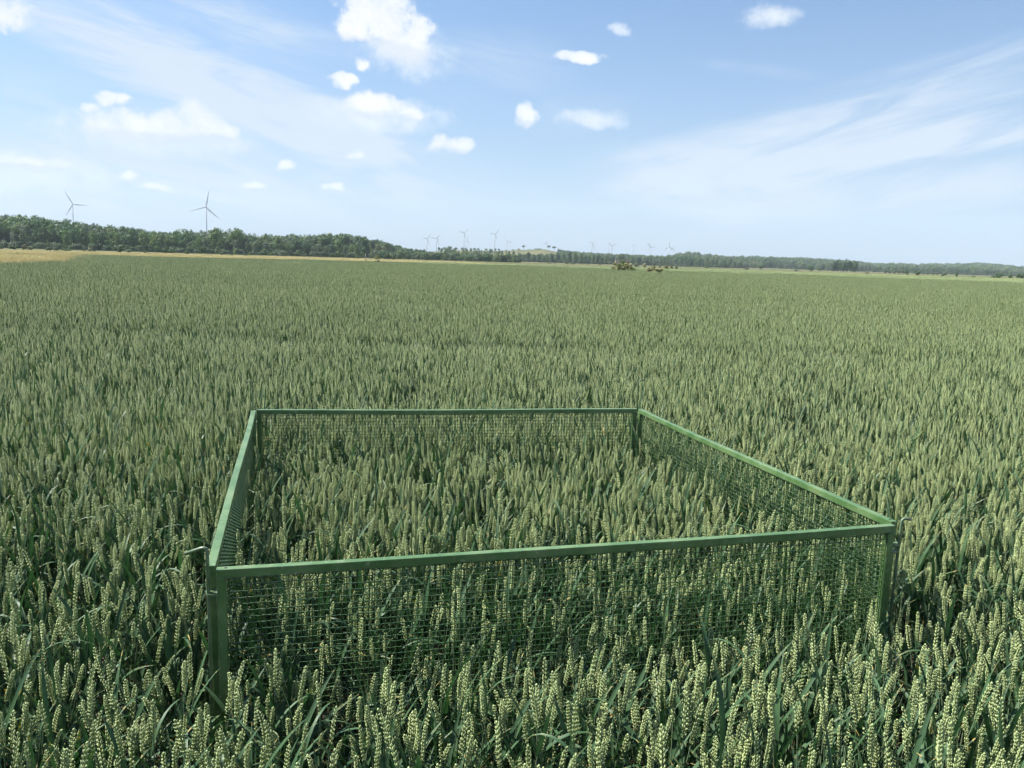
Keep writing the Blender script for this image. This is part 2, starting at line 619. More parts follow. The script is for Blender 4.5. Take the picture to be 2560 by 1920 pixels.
# ------------------------------------------------------------------ mesh enclosure
RAIL = 0.84
PL, PH, TB = 2.0, 0.80, 0.0228                      # panel length, height, square tube
CELLX, CELLZ, WRAD = 0.0145, 0.0172, 0.00145


def wire_mesh():
    """woven crimped wire cloth: every wire is bent over and under those it crosses"""
    xs = np.arange(TB + 0.006, PL - TB, CELLX)
    zs = np.arange(TB + 0.008, PH - TB, CELLZ)
    V, Fc = [], []
    base = 0
    S = 4

    def strand(p, ax):
        nonlocal base
        n = len(p)
        e1 = np.array([0, 1.0, 0])
        e2 = np.array([0, 0, 1.0]) if ax == 0 else np.array([1.0, 0, 0])
        for k in range(S):
            w = 2 * math.pi * (k + 0.5) / S
            V.append(p + WRAD * (math.cos(w) * e1 + math.sin(w) * e2))
        for k in range(S):
            k2 = (k + 1) % S
            i = np.arange(n - 1)
            Fc.append(np.stack([base + k * n + i, base + k * n + i + 1, base + k2 * n + i + 1, base + k2 * n + i], 1))
        base += n * S
    for i, x in enumerate(xs):
        z = np.concatenate([[TB * 0.5], zs, [PH - TB * 0.5]])
        y = np.concatenate([[0], np.where((np.arange(len(zs)) + i) % 2 == 0, 1, -1) * WRAD * 0.9, [0]])
        strand(np.stack([np.full(len(z), x) + 0.0006 * math.sin(i * 1.7), y, z], 1), 1)
    for j, zz in enumerate(zs):
        x = np.concatenate([[TB * 0.5], xs, [PL - TB * 0.5]])
        y = np.concatenate([[0], np.where((np.arange(len(xs)) + j) % 2 == 0, -1, 1) * WRAD * 0.9, [0]])
        strand(np.stack([x, y, np.full(len(x), zz) + 0.0005 * math.sin(j * 2.3)], 1), 0)
    return mesh('wire_mesh', np.concatenate(V), Fc, [M['wire']])


def box_mesh(name, x0, x1, y0, y1, z0, z1, mat, bev=0.002, bow=0.0, seed=0):
    """square tube with rounded edges; bow: how far it is out of true along its length"""
    import bmesh
    bm = bmesh.new()
    bmesh.ops.create_cube(bm, size=1)
    for q in bm.verts:
        q.co = Vector(((x0 + x1) / 2 + q.co.x * (x1 - x0), (y0 + y1) / 2 + q.co.y * (y1 - y0), (z0 + z1) / 2 + q.co.z * (z1 - z0)))
    bmesh.ops.bevel(bm, geom=bm.edges[:], offset=bev, segments=2, affect='EDGES', profile=0.5)
    if bow:
        for i in range(1, 24):
            x = x0 + (x1 - x0) * i / 24
            bmesh.ops.bisect_plane(bm, geom=bm.verts[:] + bm.edges[:] + bm.faces[:], plane_co=(x, 0, 0), plane_no=(1, 0, 0))
        for q in bm.verts:
            t = (q.co.x - x0) / (x1 - x0)
            q.co.z -= bow * math.sin(math.pi * t) + 0.25 * bow * math.sin(9.4 * t + seed)
            q.co.y += 0.8 * bow * math.sin(5.1 * t + 0.6 + seed) * math.sin(math.pi * t)
    me = bpy.data.meshes.new(name)
    bm.to_mesh(me)
    bm.free()
    me.materials.append(mat)
    return me


h2 = TB / 2
top_me = [box_mesh('top_rail', 0, PL, -h2, h2, PH - TB, PH, M['frame'], 0.002, 0.0035, k * 1.9) for k in range(4)]
weld_b = MB()
weld_b.tube([(0, -h2 - 0.0005, 0), (TB, -h2 - 0.0005, 0.0008)], [0.0022, 0.0026], 6)
weld_me = weld_b.build('weld_bead', M['frame'], smooth=True)
hole_b = MB()
hole_b.tube([(0, 0, -0.001), (0, 0, 0.0006)], 0.0042, 12)
hole_me = hole_b.build('drain_hole', M['dark'])
bot_me = box_mesh('bottom_rail', TB + 0.001, PL - TB - 0.001, -h2 + 0.001, h2 - 0.001, 0, TB, M['frame'])
post_a = box_mesh('post', 0.0008, TB, -h2 + 0.0008, h2 - 0.0008, 0, PH - TB, M['frame'])
post_b = box_mesh('post', PL - TB, PL - 0.0008, -h2 + 0.0008, h2 - 0.0008, 0, PH - TB, M['frame'])
wire_me = wire_mesh()


def eyelet_mesh():
    import bmesh
    bm = bmesh.new()
    n = 16
    # flat plate with a hole, rounded outer end
    ring_o, ring_i, low_o, low_i = [], [], [], []
    for k in range(n):
        a = 2 * math.pi * k / n
        c, s = math.cos(a), math.sin(a)
        ox, oy = 0.012 * c, 0.012 * s
        if c < 0:
            ox = -0.020 if abs(s) < 0.95 else ox
            oy = 0.012 if s > 0 else -0.012
            if abs(s) < 0.3:
                oy = 0.012 * s / 0.3
        for lst, (x, y, z) in ((ring_o, (ox, oy, 0.0025)), (ring_i, (0.0058 * c, 0.0058 * s, 0.0025)), (low_o, (ox, oy, -0.0025)), (low_i, (0.0058 * c, 0.0058 * s, -0.0025))):
            lst.append(bm.verts.new((x, y, z)))
    for k in range(n):
        q = (k + 1) % n
        bm.faces.new((ring_o[k], ring_o[q], ring_i[q], ring_i[k]))
        bm.faces.new((low_o[q], low_o[k], low_i[k], low_i[q]))
        bm.faces.new((ring_o[q], ring_o[k], low_o[k], low_o[q]))
        bm.faces.new((ring_i[k], ring_i[q], low_i[q], low_i[k]))
    me = bpy.data.meshes.new('eyelet')
    bm.to_mesh(me)
    bm.free()
    me.materials.append(M['rod'])
    return me


eye_me = eyelet_mesh()
CORNER = {k: on_plane(x, y, RAIL) for k, (x, y) in {
    'near_a': (541, 1421), 'near_b': (2233, 1311), 'right_a': (2237, 1303), 'right_b': (1600, 1022.5),
    'far_a': (642, 1024), 'far_b': (1592, 1021), 'left_a': (527, 1415), 'left_b': (634, 1025.5)}.items()}
PANEL_LINES = []


def panel(a, b, label, eyes):
    """a and b: ends of the top rail; eyes: (along the panel, across it, height, turn) of the eyelets for the corner rods"""
    p, q = CORNER[a], CORNER[b]
    d = q - p
    ln = np.linalg.norm(d)
    r = empty('mesh_panel', (p[0], p[1], RAIL - PH), math.atan2(d[1], d[0]))
    r.scale = (ln / PL, 1, 1)
    tag(r, label, 'mesh panel', 'green mesh panels of the square enclosure')
    obj('top_rail', top_me[len(PANEL_LINES)], r)
    for wx in (0.0, PL - TB):
        obj('weld_bead', weld_me, r, (wx, 0, PH - TB))
    obj('drain_hole', hole_me, r, (0.022, 0, PH - 0.0007))
    obj('bottom_rail', bot_me, r)
    obj('post', post_a, r)
    obj('post', post_b, r)
    tag(obj('wire_mesh', wire_me, r), kind='stuff')
    for ex, ey, ez, turn in eyes:
        e = obj('eyelet', eye_me, r)
        e.location = (ex, ey, ez)
        e.rotation_euler = (0, 0, turn)
    PANEL_LINES.append((p[:2], q[:2]))
    return r


EZ = (0.15, 0.738)
panel('near_a', 'near_b', 'green wire mesh panel nearest the camera, front side of the enclosure', [])
panel('right_a', 'right_b', 'sunlit green wire mesh panel forming the right side of the enclosure', [])
panel('far_a', 'far_b', 'green wire mesh panel at the back of the enclosure, farthest from the camera', [])
panel('left_a', 'left_b', 'steeply foreshortened green wire mesh panel, left side of the enclosure', [])


def arc_path(pts, rad, n=6):
    """polyline with rounded corners"""
    pts = [np.asarray(p, float) for p in pts]
    out = [pts[0]]
    for i in range(1, len(pts) - 1):
        a, b, c = pts[i - 1], pts[i], pts[i + 1]
        u, w = (a - b) / np.linalg.norm(a - b), (c - b) / np.linalg.norm(c - b)
        s, e = b + u * rad, b + w * rad
        for k in range(n + 1):
            t = k / n
            out.append((1 - t) ** 2 * s + 2 * t * (1 - t) * b + t * t * e)
    out.append(pts[-1])
    return out


def rod(loc, rise, arm, label, drop=0.0, lean=(0, 0), nut=True):
    """corner pin: straight steel rod pushed down through the eyelets, its top bent over as a handle"""
    r = empty('corner_rod', (loc[0], loc[1], 0))
    tag(r, label, 'rod', 'bent steel rods pinning the enclosure corners')
    top = np.array([lean[0], lean[1], RAIL + rise])
    arm = np.array(arm)
    b = MB()
    path = arc_path([np.array([0, 0, -0.1]), top, top + arm + np.array([0, 0, -drop])], 0.016)
    b.tube(path, 0.0046 if rise < 0.1 else 0.0036, 10)
    obj('rod', b.build('rod', M['rod'], smooth=True), r)
    return r


def eyelets_at(loc, ang, zs):
    return [(loc, ang, z) for z in zs]


u_near = CORNER['near_b'] - CORNER['near_a']
u_near = u_near / np.linalg.norm(u_near)
u_left = CORNER['left_b'] - CORNER['left_a']
u_left = u_left / np.linalg.norm(u_left)
c_nl = CORNER['left_a'] - u_left * 0.020 + u_near * 0.000
c_nr = CORNER['near_b'] + u_near * 0.012 + np.array([0.002, -0.003, 0])
c_fl = CORNER['left_b'] + u_left * 0.016 + u_near * 0.002
c_fr = CORNER['far_b'] + u_near * 0.006 + u_left * 0.024
rod(c_nl, 0.058, (-0.054, 0.0, -0.012), 'bent grey green rod curling left over the near left corner', drop=0.008, lean=(-0.006, 0.0))
rod(c_nr, 0.022, (0.030, 0.004, -0.006), 'bent rod curling right beside the near right corner of the enclosure', lean=(0.012, 0.0))
rod(c_fl, 0.142, (-0.026, 0.0, 0.003), 'tall thin rod standing above the far left corner, tip bent left', lean=(-0.008, 0.0))
rod(c_fr, 0.150, (0.036, 0.0, 0.002), 'tall thin rod standing above the far right corner, tip bent right', lean=(0.006, 0.0))
# eyelets welded on the panels, each a part of the panel it sits on
for root in [o for o in bpy.data.objects if o.name.startswith('mesh_panel')]:
    inv = Matrix.Translation(root.location) @ Matrix.Rotation(root.rotation_euler.z, 4, 'Z') @ Matrix.Diagonal((*root.scale, 1))
    inv = inv.inverted()
    for cpos in (c_nl, c_nr, c_fl, c_fr):
        l = inv @ Vector((cpos[0], cpos[1], RAIL))
        if abs(l.y) < 0.045 and (-0.06 < l.x < 0.05 or PL - 0.05 < l.x < PL + 0.06):
            for z in ((0.12, 0.735) if l.x < 1 else (0.10, 0.715)):
                e = obj('eyelet', eye_me, root)
                e.location = (l.x, l.y, z)
                tx = 0.012 if l.x < 1 else PL - 0.012
                e.rotation_euler = (0, 0, math.atan2(l.y, l.x - tx))

# ------------------------------------------------------------------ wheat


def ellipsoid(c, ax, length, ra, rb, side, sides, rings):
    """pointed bead along ax; side: lateral axis"""
    ax = ax / np.linalg.norm(ax)
    s = side - ax * (side @ ax)
    s /= np.linalg.norm(s)
    t = np.cross(ax, s)
    v = [c]
    f = []
    for (u, k) in rings:
        for i in range(sides):
            w = 2 * math.pi * i / sides
            v.append(c + ax * length * u + (s * math.cos(w) * ra + t * math.sin(w) * rb) * k)
    v.append(c + ax * length)
    nr = len(rings)
    for i in range(sides):
        j = (i + 1) % sides
        f.append((0, 1 + j, 1 + i))
        for q in range(nr - 1):
            f.append((1 + q * sides + i, 1 + q * sides + j, 1 + (q + 1) * sides + j, 1 + (q + 1) * sides + i))
        f.append((1 + (nr - 1) * sides + i, 1 + (nr - 1) * sides + j, len(v) - 1))
    return v, f


def stalk_parts(seed, lod):
    """one wheat stalk: returns dict part -> (verts, faces, tip values); ear tip near 0.76 m"""
    r = random.Random(seed)
    H = 0.58 + r.uniform(-0.025, 0.025)
    EL = r.uniform(0.070, 0.106)
    bend = r.uniform(-0.05, 0.05)
    bend2 = r.uniform(-0.03, 0.03)
    nod = r.uniform(0.0, 0.25) if r.random() < 0.86 else r.uniform(0.3, 0.9)
    nphi = r.uniform(0, 6.28)

    def stem_at(t):
        return np.array([bend * t * t, bend2 * t * t, H * t])
    parts = {}
    b = MB()
    n = 7 if lod == 0 else 3
    ts = [i / n for i in range(n + 1)]
    b.tube([stem_at(t) for t in ts], [0.0021 - 0.0009 * t for t in ts], 6 if lod == 0 else 3, caps=False)
    parts['stem'] = (b.v, b.f, [0] * len(b.v))
    # ear
    p = stem_at(1.0)
    tan = np.array([2 * bend, 2 * bend2, H])
    tan /= np.linalg.norm(tan)
    nd = np.array([math.cos(nphi), math.sin(nphi), 0])
    roll = r.uniform(0, 6.28)
    v, f = [], []
    NS = (20 if lod == 0 else 15) + r.randint(-2, 2)
    fat = r.uniform(0.88, 1.14)
    rings = [(0.28, 0.95), (0.62, 0.86)] if lod == 0 else [(0.42, 1.0)]
    step = EL / NS
    for k in range(NS):
        s = k / (NS - 1)
        d = tan + nd * nod * s * s
        d /= np.linalg.norm(d)
        p = p + d * step
        side = np.array([math.cos(roll), math.sin(roll), 0])
        side = side - d * (side @ d)
        side /= np.linalg.norm(side)
        lat = np.cross(d, side)
        sg = 1 if k % 2 == 0 else -1
        env = 0.62 + 0.38 * min(1, s * 5) if s < 0.2 else 1.0
        env *= 1.0 - 0.42 * max(0, (s - 0.72) / 0.28)
        env *= r.uniform(0.9, 1.1)
        if k == NS - 1:
            vv, ff = ellipsoid(p - d * 0.004, d, 0.012 * env, 0.0028, 0.0028, side, 5, rings)
            v, f = v + vv, f + [tuple(len(v) + i for i in q) for q in ff]
            continue
        if lod == 0:
            for fl in (-1, 0, 1):
                ax = d * 1.0 + side * sg * (0.34 if fl == 0 else 0.26) + lat * fl * 0.30 + lat * r.uniform(-0.1, 0.1)
                c = p + side * sg * (0.0018 if fl == 0 else 0.0009) * fat + lat * fl * 0.0014 * fat - d * 0.003
                vv, ff = ellipsoid(c, ax, 0.0106 * env * fat * r.uniform(0.8, 1.2), 0.00155 * env * fat, 0.0018 * env * fat, side, 5, rings)
                b0 = len(v)
                v = v + vv
                f = f + [tuple(b0 + i for i in q) for q in ff]
        else:
            ax = d + side * sg * 0.36
            vv, ff = ellipsoid(p + side * sg * 0.0014 - d * 0.003, ax, 0.0122 * env * fat, 0.0027 * env * fat, 0.0040 * env * fat, side, 4, rings)
            b0 = len(v)
            v = v + vv
            f = f + [tuple(b0 + i for i in q) for q in ff]
    parts['ear'] = (v, f, [0] * len(v))
    # leaves
    lv = []
    nl = 3
    ph = r.uniform(0, 6.28)
    for k in range(nl):
        hb = (0.86, 0.62, 0.40)[k] + r.uniform(-0.07, 0.07)
        L = (r.uniform(0.13, 0.23), r.uniform(0.17, 0.27), r.uniform(0.16, 0.24))[k]
        wd = r.uniform(0.0038, 0.0068)
        a0 = r.uniform(0.10, 0.45)
        a1 = a0 + (r.uniform(0.0, 0.7) if r.random() < 0.83 else r.uniform(0.9, 2.1))
        phi = ph + k * math.pi + r.uniform(-0.5, 0.5)
        tw = r.uniform(-0.9, 0.9)
        nseg = 9 if lod == 0 else 4
        pos = stem_at(hb)
        ex = np.array([math.cos(phi), math.sin(phi), 0])
        ey = np.array([-math.sin(phi), math.cos(phi), 0])
        V, Fq, T = [], [], []
        for i in range(nseg + 1):
            s = i / nseg
            a = a0 + (a1 - a0) * s ** 1.6
            dd = ex * math.sin(a) + np.array([0, 0, math.cos(a)])
            nn = ex * math.cos(a) - np.array([0, 0, math.sin(a)])
            if i:
                pos = pos + dd * L / nseg
            w = wd * min(1.0, 0.55 + 1.6 * s) * (1 - s ** 2.6) + 0.0003
            e = ey * math.cos(tw * s) + nn * math.sin(tw * s)
            fold = 0.3 * w
            q = nn * math.cos(tw * s) - ey * math.sin(tw * s)
            if lod == 0:
                V += [pos - e * w - q * fold, pos, pos + e * w - q * fold]
                T += [s] * 3
                if i:
                    o = (i - 1) * 3
                    Fq += [(o, o + 1, o + 4, o + 3), (o + 1, o + 2, o + 5, o + 4)]
            else:
                V += [pos - e * w, pos + e * w]
                T += [s] * 2
                if i:
                    o = (i - 1) * 2
                    Fq += [(o, o + 1, o + 3, o + 2)]
        lv.append((V, Fq, T))
    parts['leaf'] = lv
    return parts


def part_mesh(name, part, mat, smooth=True):
    v, f, t = part
    me = mesh(name, v, [tuple(q) for q in f], [mat], smooth=smooth)
    at = me.attributes.new('tip', 'FLOAT', 'POINT')
    at.data.foreach_set('value', np.asarray(t, dtype=np.float32))
    return me


def joined_stalk(parts, mats=('ear', 'stem', 'leaf'), name='wheat_stalk_form'):
    v, f, t, m = [], [], [], []
    for mi, plist in ((0, [parts['ear']]), (1, [parts['stem']]), (2, parts['leaf'])):
        for (a, b, c) in plist:
            o = len(v)
            v += list(a)
            f += [tuple(o + i for i in q) for q in b]
            t += list(c)
            m += [mi] * len(b)
    me = mesh(name, v, f, [M[x] for x in mats], m, smooth=True)
    at = me.attributes.new('tip', 'FLOAT', 'POINT')
    at.data.foreach_set('value', np.asarray(t, dtype=np.float32))
    return me


def source(col_name, meshes):
    """source shapes for a scattered crop, kept outside the scene's own collection"""
    col = bpy.data.collections.new(col_name)
    for i, me in enumerate(meshes):
        col.objects.link(bpy.data.objects.new('%s_%02d' % (col_name, i), me))
    return col


def scatter(name, col, pos, rot, scl, idx, kind_label):
    """one object of kind stuff whose points each carry one shape from col"""
    n = len(pos)
    me = bpy.data.meshes.new(name)
    me.vertices.add(n)
    me.vertices.foreach_set('co', np.asarray(pos, dtype=np.float32).ravel())
    for nm, typ, val in (('rot', 'FLOAT_VECTOR', rot), ('scl', 'FLOAT_VECTOR', scl)):
        a = me.attributes.new(nm, typ, 'POINT')
        a.data.foreach_set('vector', np.asarray(val, dtype=np.float32).ravel())
    a = me.attributes.new('pick', 'INT', 'POINT')
    a.data.foreach_set('value', np.asarray(idx, dtype=np.int32))
    o = obj(name, me)
    g = bpy.data.node_groups.new(name, 'GeometryNodeTree')
    g.interface.new_socket(name='Geometry', in_out='INPUT', socket_type='NodeSocketGeometry')
    g.interface.new_socket(name='Geometry', in_out='OUTPUT', socket_type='NodeSocketGeometry')
    N, L = g.nodes, g.links
    gi, go = N.new('NodeGroupInput'), N.new('NodeGroupOutput')
    ci = N.new('GeometryNodeCollectionInfo')
    ci.inputs['Collection'].default_value = col
    ci.inputs['Separate Children'].default_value = True
    ci.inputs['Reset Children'].default_value = True
    iop = N.new('GeometryNodeInstanceOnPoints')
    iop.inputs['Pick Instance'].default_value = True

    def named(nm, typ):
        q = N.new('GeometryNodeInputNamedAttribute')
        q.data_type = typ
        q.inputs['Name'].default_value = nm
        return [s for s in q.outputs if s.enabled and s.name == 'Attribute'][0]
    L.new(gi.outputs[0], iop.inputs['Points'])
    L.new(ci.outputs[0], iop.inputs['Instance'])
    L.new(named('pick', 'INT'), iop.inputs['Instance Index'])
    e2r = N.new('FunctionNodeEulerToRotation')
    L.new(named('rot', 'FLOAT_VECTOR'), e2r.inputs[0])
    L.new(e2r.outputs[0], iop.inputs['Rotation'])
    L.new(named('scl', 'FLOAT_VECTOR'), iop.inputs['Scale'])
    L.new(iop.outputs[0], go.inputs[0])
    md = o.modifiers.new('scatter', 'NODES')
    md.node_group = g
    tag(o, kind_label[0], kind_label[1], kind='stuff')
    return o


def value_noise(x, y, scale, seed):
    """smooth noise 0..1 on a grid, for height and density of the crop"""
    r = np.random.default_rng(seed)
    tab = r.random((256, 256))
    u, w = x / scale, y / scale
    i, j = np.floor(u).astype(int), np.floor(w).astype(int)
    fu, fw = u - i, w - j
    fu, fw = fu * fu * (3 - 2 * fu), fw * fw * (3 - 2 * fw)
    g = lambda a, b: tab[a % 256, b % 256]
    return (g(i, j) * (1 - fu) + g(i + 1, j) * fu) * (1 - fw) + (g(i, j + 1) * (1 - fu) + g(i + 1, j + 1) * fu) * fw


def seg_dist(x, y, p, q):
    d = q - p
    t = np.clip(((x - p[0]) * d[0] + (y - p[1]) * d[1]) / (d @ d), 0, 1)
    return np.hypot(x - p[0] - t * d[0], y - p[1] - t * d[1])


# thin spots in the stand: pixel x, y (looked up at 0.45 m), radius, how thin
THIN = [(1180, 1345, 0.20, 0.75), (640, 1250, 0.16, 0.8), (600, 1120, 0.16, 0.6), (470, 1470, 0.15, 0.6), (380, 1750, 0.16, 0.45), (900, 1180, 0.22, 0.35), (1450, 1500, 0.12, 0.4), (60, 1500, 0.2, 0.4), (1050, 1680, 0.12, 0.4)]


def sow(r0, r1, dens, half, seed, clip_near=True):
    """positions of stalks between two distances, inside the visible sector with a margin"""
    r = np.random.default_rng(seed)
    x1 = r1 * math.sin(half) + 1.6
    n = int(dens * (2 * x1) * (r1 + 0.6))
    x = r.uniform(-x1, x1, n)
    y = r.uniform(-0.6, r1, n)
    d = np.hypot(x, y)
    keep = (d >= r0) & (d < r1) & (np.abs(x) < np.maximum(y, 0) * math.tan(half) + 1.5)
    x, y, d = x[keep], y[keep], d[keep]
    az = np.arctan2(x, y)
    keep = d < r_wheat(az)
    if r0 < 6:
        for p, q in PANEL_LINES:
            keep &= seg_dist(x, y, p, q) > 0.022
        keep &= r.random(len(x)) > 0.45 * np.clip(1.2 - seg_dist(x, y, PANEL_LINES[0][0], PANEL_LINES[0][1]) / 0.3, 0, 1)
        for (px, py, rad, amt) in THIN:
            c = on_plane(px, py, 0.45)
            w = np.clip(1.3 - np.hypot(x - c[0], y - c[1]) / rad, 0, 1)
            keep &= r.random(len(x)) > w * amt
    dn = value_noise(x, y, 0.35, 3) * 0.6 + value_noise(x, y, 1.7, 4) * 0.4
    keep &= r.random(len(x)) < 0.62 + 0.55 * dn
    return x[keep], y[keep]


def stand(x, y, seed, spread=0.06, tilt=0.066):
    r = np.random.default_rng(seed)
    n = len(x)
    hs = 0.95 + spread * r.standard_normal(n) + (value_noise(x, y, 2.4, 5) - 0.5) * 0.09 + (value_noise(x, y, 9.0, 6) - 0.5) * 0.10
    front = seg_dist(x, y, PANEL_LINES[0][0], PANEL_LINES[0][1])
    hs = hs - 0.12 * np.clip(1.25 - front / 0.4, 0, 1)
    hs = np.clip(hs, 0.66, 1.13)
    rot = np.stack([r.normal(0.015, tilt, n), r.normal(0.035, tilt, n), r.uniform(-math.pi, math.pi, n)], 1)
    w = r.uniform(0.92, 1.15, n)
    return rot, np.stack([w, w, hs], 1), r


HALF_V = math.radians(34.5)
NV0, NV1 = 20, 12
P0 = [stalk_parts(100 + i, 0) for i in range(NV0)]
near_x, near_y = sow(0.42, 5.2, 580, HALF_V, 11)
near_rot, near_scl, rr = stand(near_x, near_y, 12)
near_idx = rr.integers(0, NV0, len(near_x))

# the 300 stalks that show largest: each is a thing of its own
ez = 0.62 * near_scl[:, 2]
vec = np.stack([near_x, near_y, ez - EYE], 1)
fx, rx, ux = vec @ F_, vec @ R_, vec @ U_
sx, sy = 1280 + FPX * rx / np.maximum(fx, 0.05), 960 - FPX * ux / np.maximum(fx, 0.05)
score = np.where((fx > 0.2) & (sx > 10) & (sx < 2550) & (sy > 300) & (sy < 1905), 1.0 / np.linalg.norm(vec, axis=1), 0)
order = np.argsort(-score)
single = order[:300]
rest = np.setdiff1d(np.arange(len(near_x)), single)
me_stem = [part_mesh('stem', p['stem'], M['stem']) for p in P0]
me_ear = [part_mesh('ear', p['ear'], M['ear']) for p in P0]
me_leaf = [[part_mesh('leaf', q, M['leaf']) for q in p['leaf']] for p in P0]
for k in single:
    i = near_idx[k]
    o = empty('wheat_stalk', (near_x[k], near_y[k], 0.004))
    o.rotation_euler = tuple(near_rot[k])
    o.scale = tuple(near_scl[k])
    tag(o, 'green wheat stalk with plump beardless ear standing closest to the camera', 'wheat', 'nearest wheat stalks along the foreground')
    obj('stem', me_stem[i], o)
    obj('ear', me_ear[i], o)
    for q in me_leaf[i]:
        obj('leaf', q, o)

col0 = source('near_stalk', [joined_stalk(p) for p in P0])
scatter('wheat_near', col0, np.stack([near_x[rest], near_y[rest], np.full(len(rest), 0.004)], 1), near_rot[rest], near_scl[rest], near_idx[rest],
        ('green wheat standing inside and around the mesh enclosure', 'wheat'))

P1 = [stalk_parts(300 + i, 1) for i in range(NV1)]


def stalk_arrays(parts):
    v, f, t, m = [], [], [], []
    for mi, plist in ((0, [parts['ear']]), (1, [parts['stem']]), (2, parts['leaf'][:2])):
        for (a, b, c) in plist:
            o = len(v)
            v += list(a)
            f += [tuple(o + i for i in q) for q in b]
            t += list(c)
            m += [mi] * len(b)
    v = np.array(v)
    v[:, 2] = np.maximum(v[:, 2], 0.16)
    tri = np.array([q for q in f if len(q) == 3])
    quad = np.array([q for q in f if len(q) == 4])
    mt = np.array([k for q, k in zip(f, m) if len(q) == 3])
    mq = np.array([k for q, k in zip(f, m) if len(q) == 4])
    return v, tri, quad, mt, mq, np.array(t)


A1 = [stalk_arrays(p) for p in P1]


def stand_patch(seed, size, count):
    """a square of the stand, its stalks leaning and differing in height"""
    r = np.random.default_rng(seed)
    V, FT, FQ, MT, MQ, TP = [], [], [], [], [], []
    base = 0
    for k in range(NV1):
        v, tri, quad, mt, mq, tp = A1[k]
        n = count // NV1
        a = r.uniform(0, 6.28, n)
        ca, sa_ = np.cos(a)[:, None], np.sin(a)[:, None]
        hs = np.clip(0.955 + 0.06 * r.standard_normal(n), 0.74, 1.14)[:, None]
        lx, ly = r.normal(0.035, 0.068, n)[:, None], r.normal(0.0, 0.068, n)[:, None]
        Zz = v[None, :, 2] * hs
        X = v[None, :, 0] * ca - v[None, :, 1] * sa_ + lx * Zz + r.uniform(-size / 2, size / 2, n)[:, None]
        Y = v[None, :, 0] * sa_ + v[None, :, 1] * ca + ly * Zz + r.uniform(-size / 2, size / 2, n)[:, None]
        V.append(np.stack([X, Y, Zz], -1).reshape(-1, 3))
        off = base + np.arange(n) * len(v)
        FT.append((tri[None] + off[:, None, None]).reshape(-1, 3))
        FQ.append((quad[None] + off[:, None, None]).reshape(-1, 4))
        MT.append(np.tile(mt, n))
        MQ.append(np.tile(mq, n))
        TP.append(np.tile(tp, n))
        base += n * len(v)
    me = mesh('middle_patch', np.concatenate(V), [np.concatenate(FT), np.concatenate(FQ)], [M['ear'], M['stem'], M['leaf']], np.concatenate(MT + MQ), smooth=True)
    at = me.attributes.new('tip', 'FLOAT', 'POINT')
    at.data.foreach_set('value', np.concatenate(TP).astype(np.float32))
    return me


def coarse_stalk(seed, lod):
    """simple far stalk: ear as a knobbly spindle, one stem strip, two leaf strips"""
    r = random.Random(seed)
    v, f, m = [], [], []
    H = 0.58
    w0 = 0.0042 if lod == 2 else 0.0046
    EL = 0.1 if lod == 2 else 0.12
    sides = 4 if lod == 2 else 3
    rings = [(0.0, 0.4), (0.2, 1.0), (0.4, 0.7), (0.6, 1.0), (0.8, 0.75)] if lod == 2 else [(0.0, 0.5), (0.35, 1.0), (0.75, 0.8)]
    lx, ly = r.uniform(-0.25, 0.25), r.uniform(-0.25, 0.25)
    for (u, k) in rings:
        for i in range(sides):
            a = 2 * math.pi * i / sides + u * 3
            v.append((math.cos(a) * w0 * k + lx * u * EL, math.sin(a) * w0 * k + ly * u * EL, H + u * EL))
    nr = len(rings)
    v.append((lx * EL, ly * EL, H + EL))
    for q in range(nr - 1):
        for i in range(sides):
            j = (i + 1) % sides
            f.append((q * sides + i, q * sides + j, (q + 1) * sides + j, (q + 1) * sides + i))
            m.append(0)
    for i in range(sides):
        f.append(((nr - 1) * sides + i, (nr - 1) * sides + (i + 1) % sides, len(v) - 1))
        m.append(0)
    for k in range(2):
        a = r.uniform(0, 6.28)
        hb = (0.47, 0.34)[k] + r.uniform(-0.05, 0.05)
        L, wd = r.uniform(0.14, 0.2), (0.011 if lod == 2 else 0.017)
        ex, ey = math.cos(a), math.sin(a)
        o = len(v)
        out = r.uniform(0.3, 0.8)
        v += [(-ey * wd, ex * wd, hb), (ey * wd, -ex * wd, hb), (ex * L * out * 0.5 + ey * wd, ey * L * out * 0.5 - ex * wd, hb + L * 0.7), (ex * L * out * 0.5 - ey * wd, ey * L * out * 0.5 + ex * wd, hb + L * 0.7),
              (ex * L * out, ey * L * out, hb + L * r.uniform(0.5, 1.0))]
        f += [(o, o + 1, o + 2, o + 3), (o + 3, o + 2, o + 4)]
        m += [2, 2]
    a = r.uniform(0, 6.28)
    o = len(v)
    v += [(math.cos(a) * 0.002, math.sin(a) * 0.002, 0.2), (-math.cos(a) * 0.002, -math.sin(a) * 0.002, 0.2), (-math.cos(a) * 0.002, -math.sin(a) * 0.002, H), (math.cos(a) * 0.002, math.sin(a) * 0.002, H)]
    f += [(o, o + 1, o + 2, o + 3)]
    m += [1]
    return v, f, m


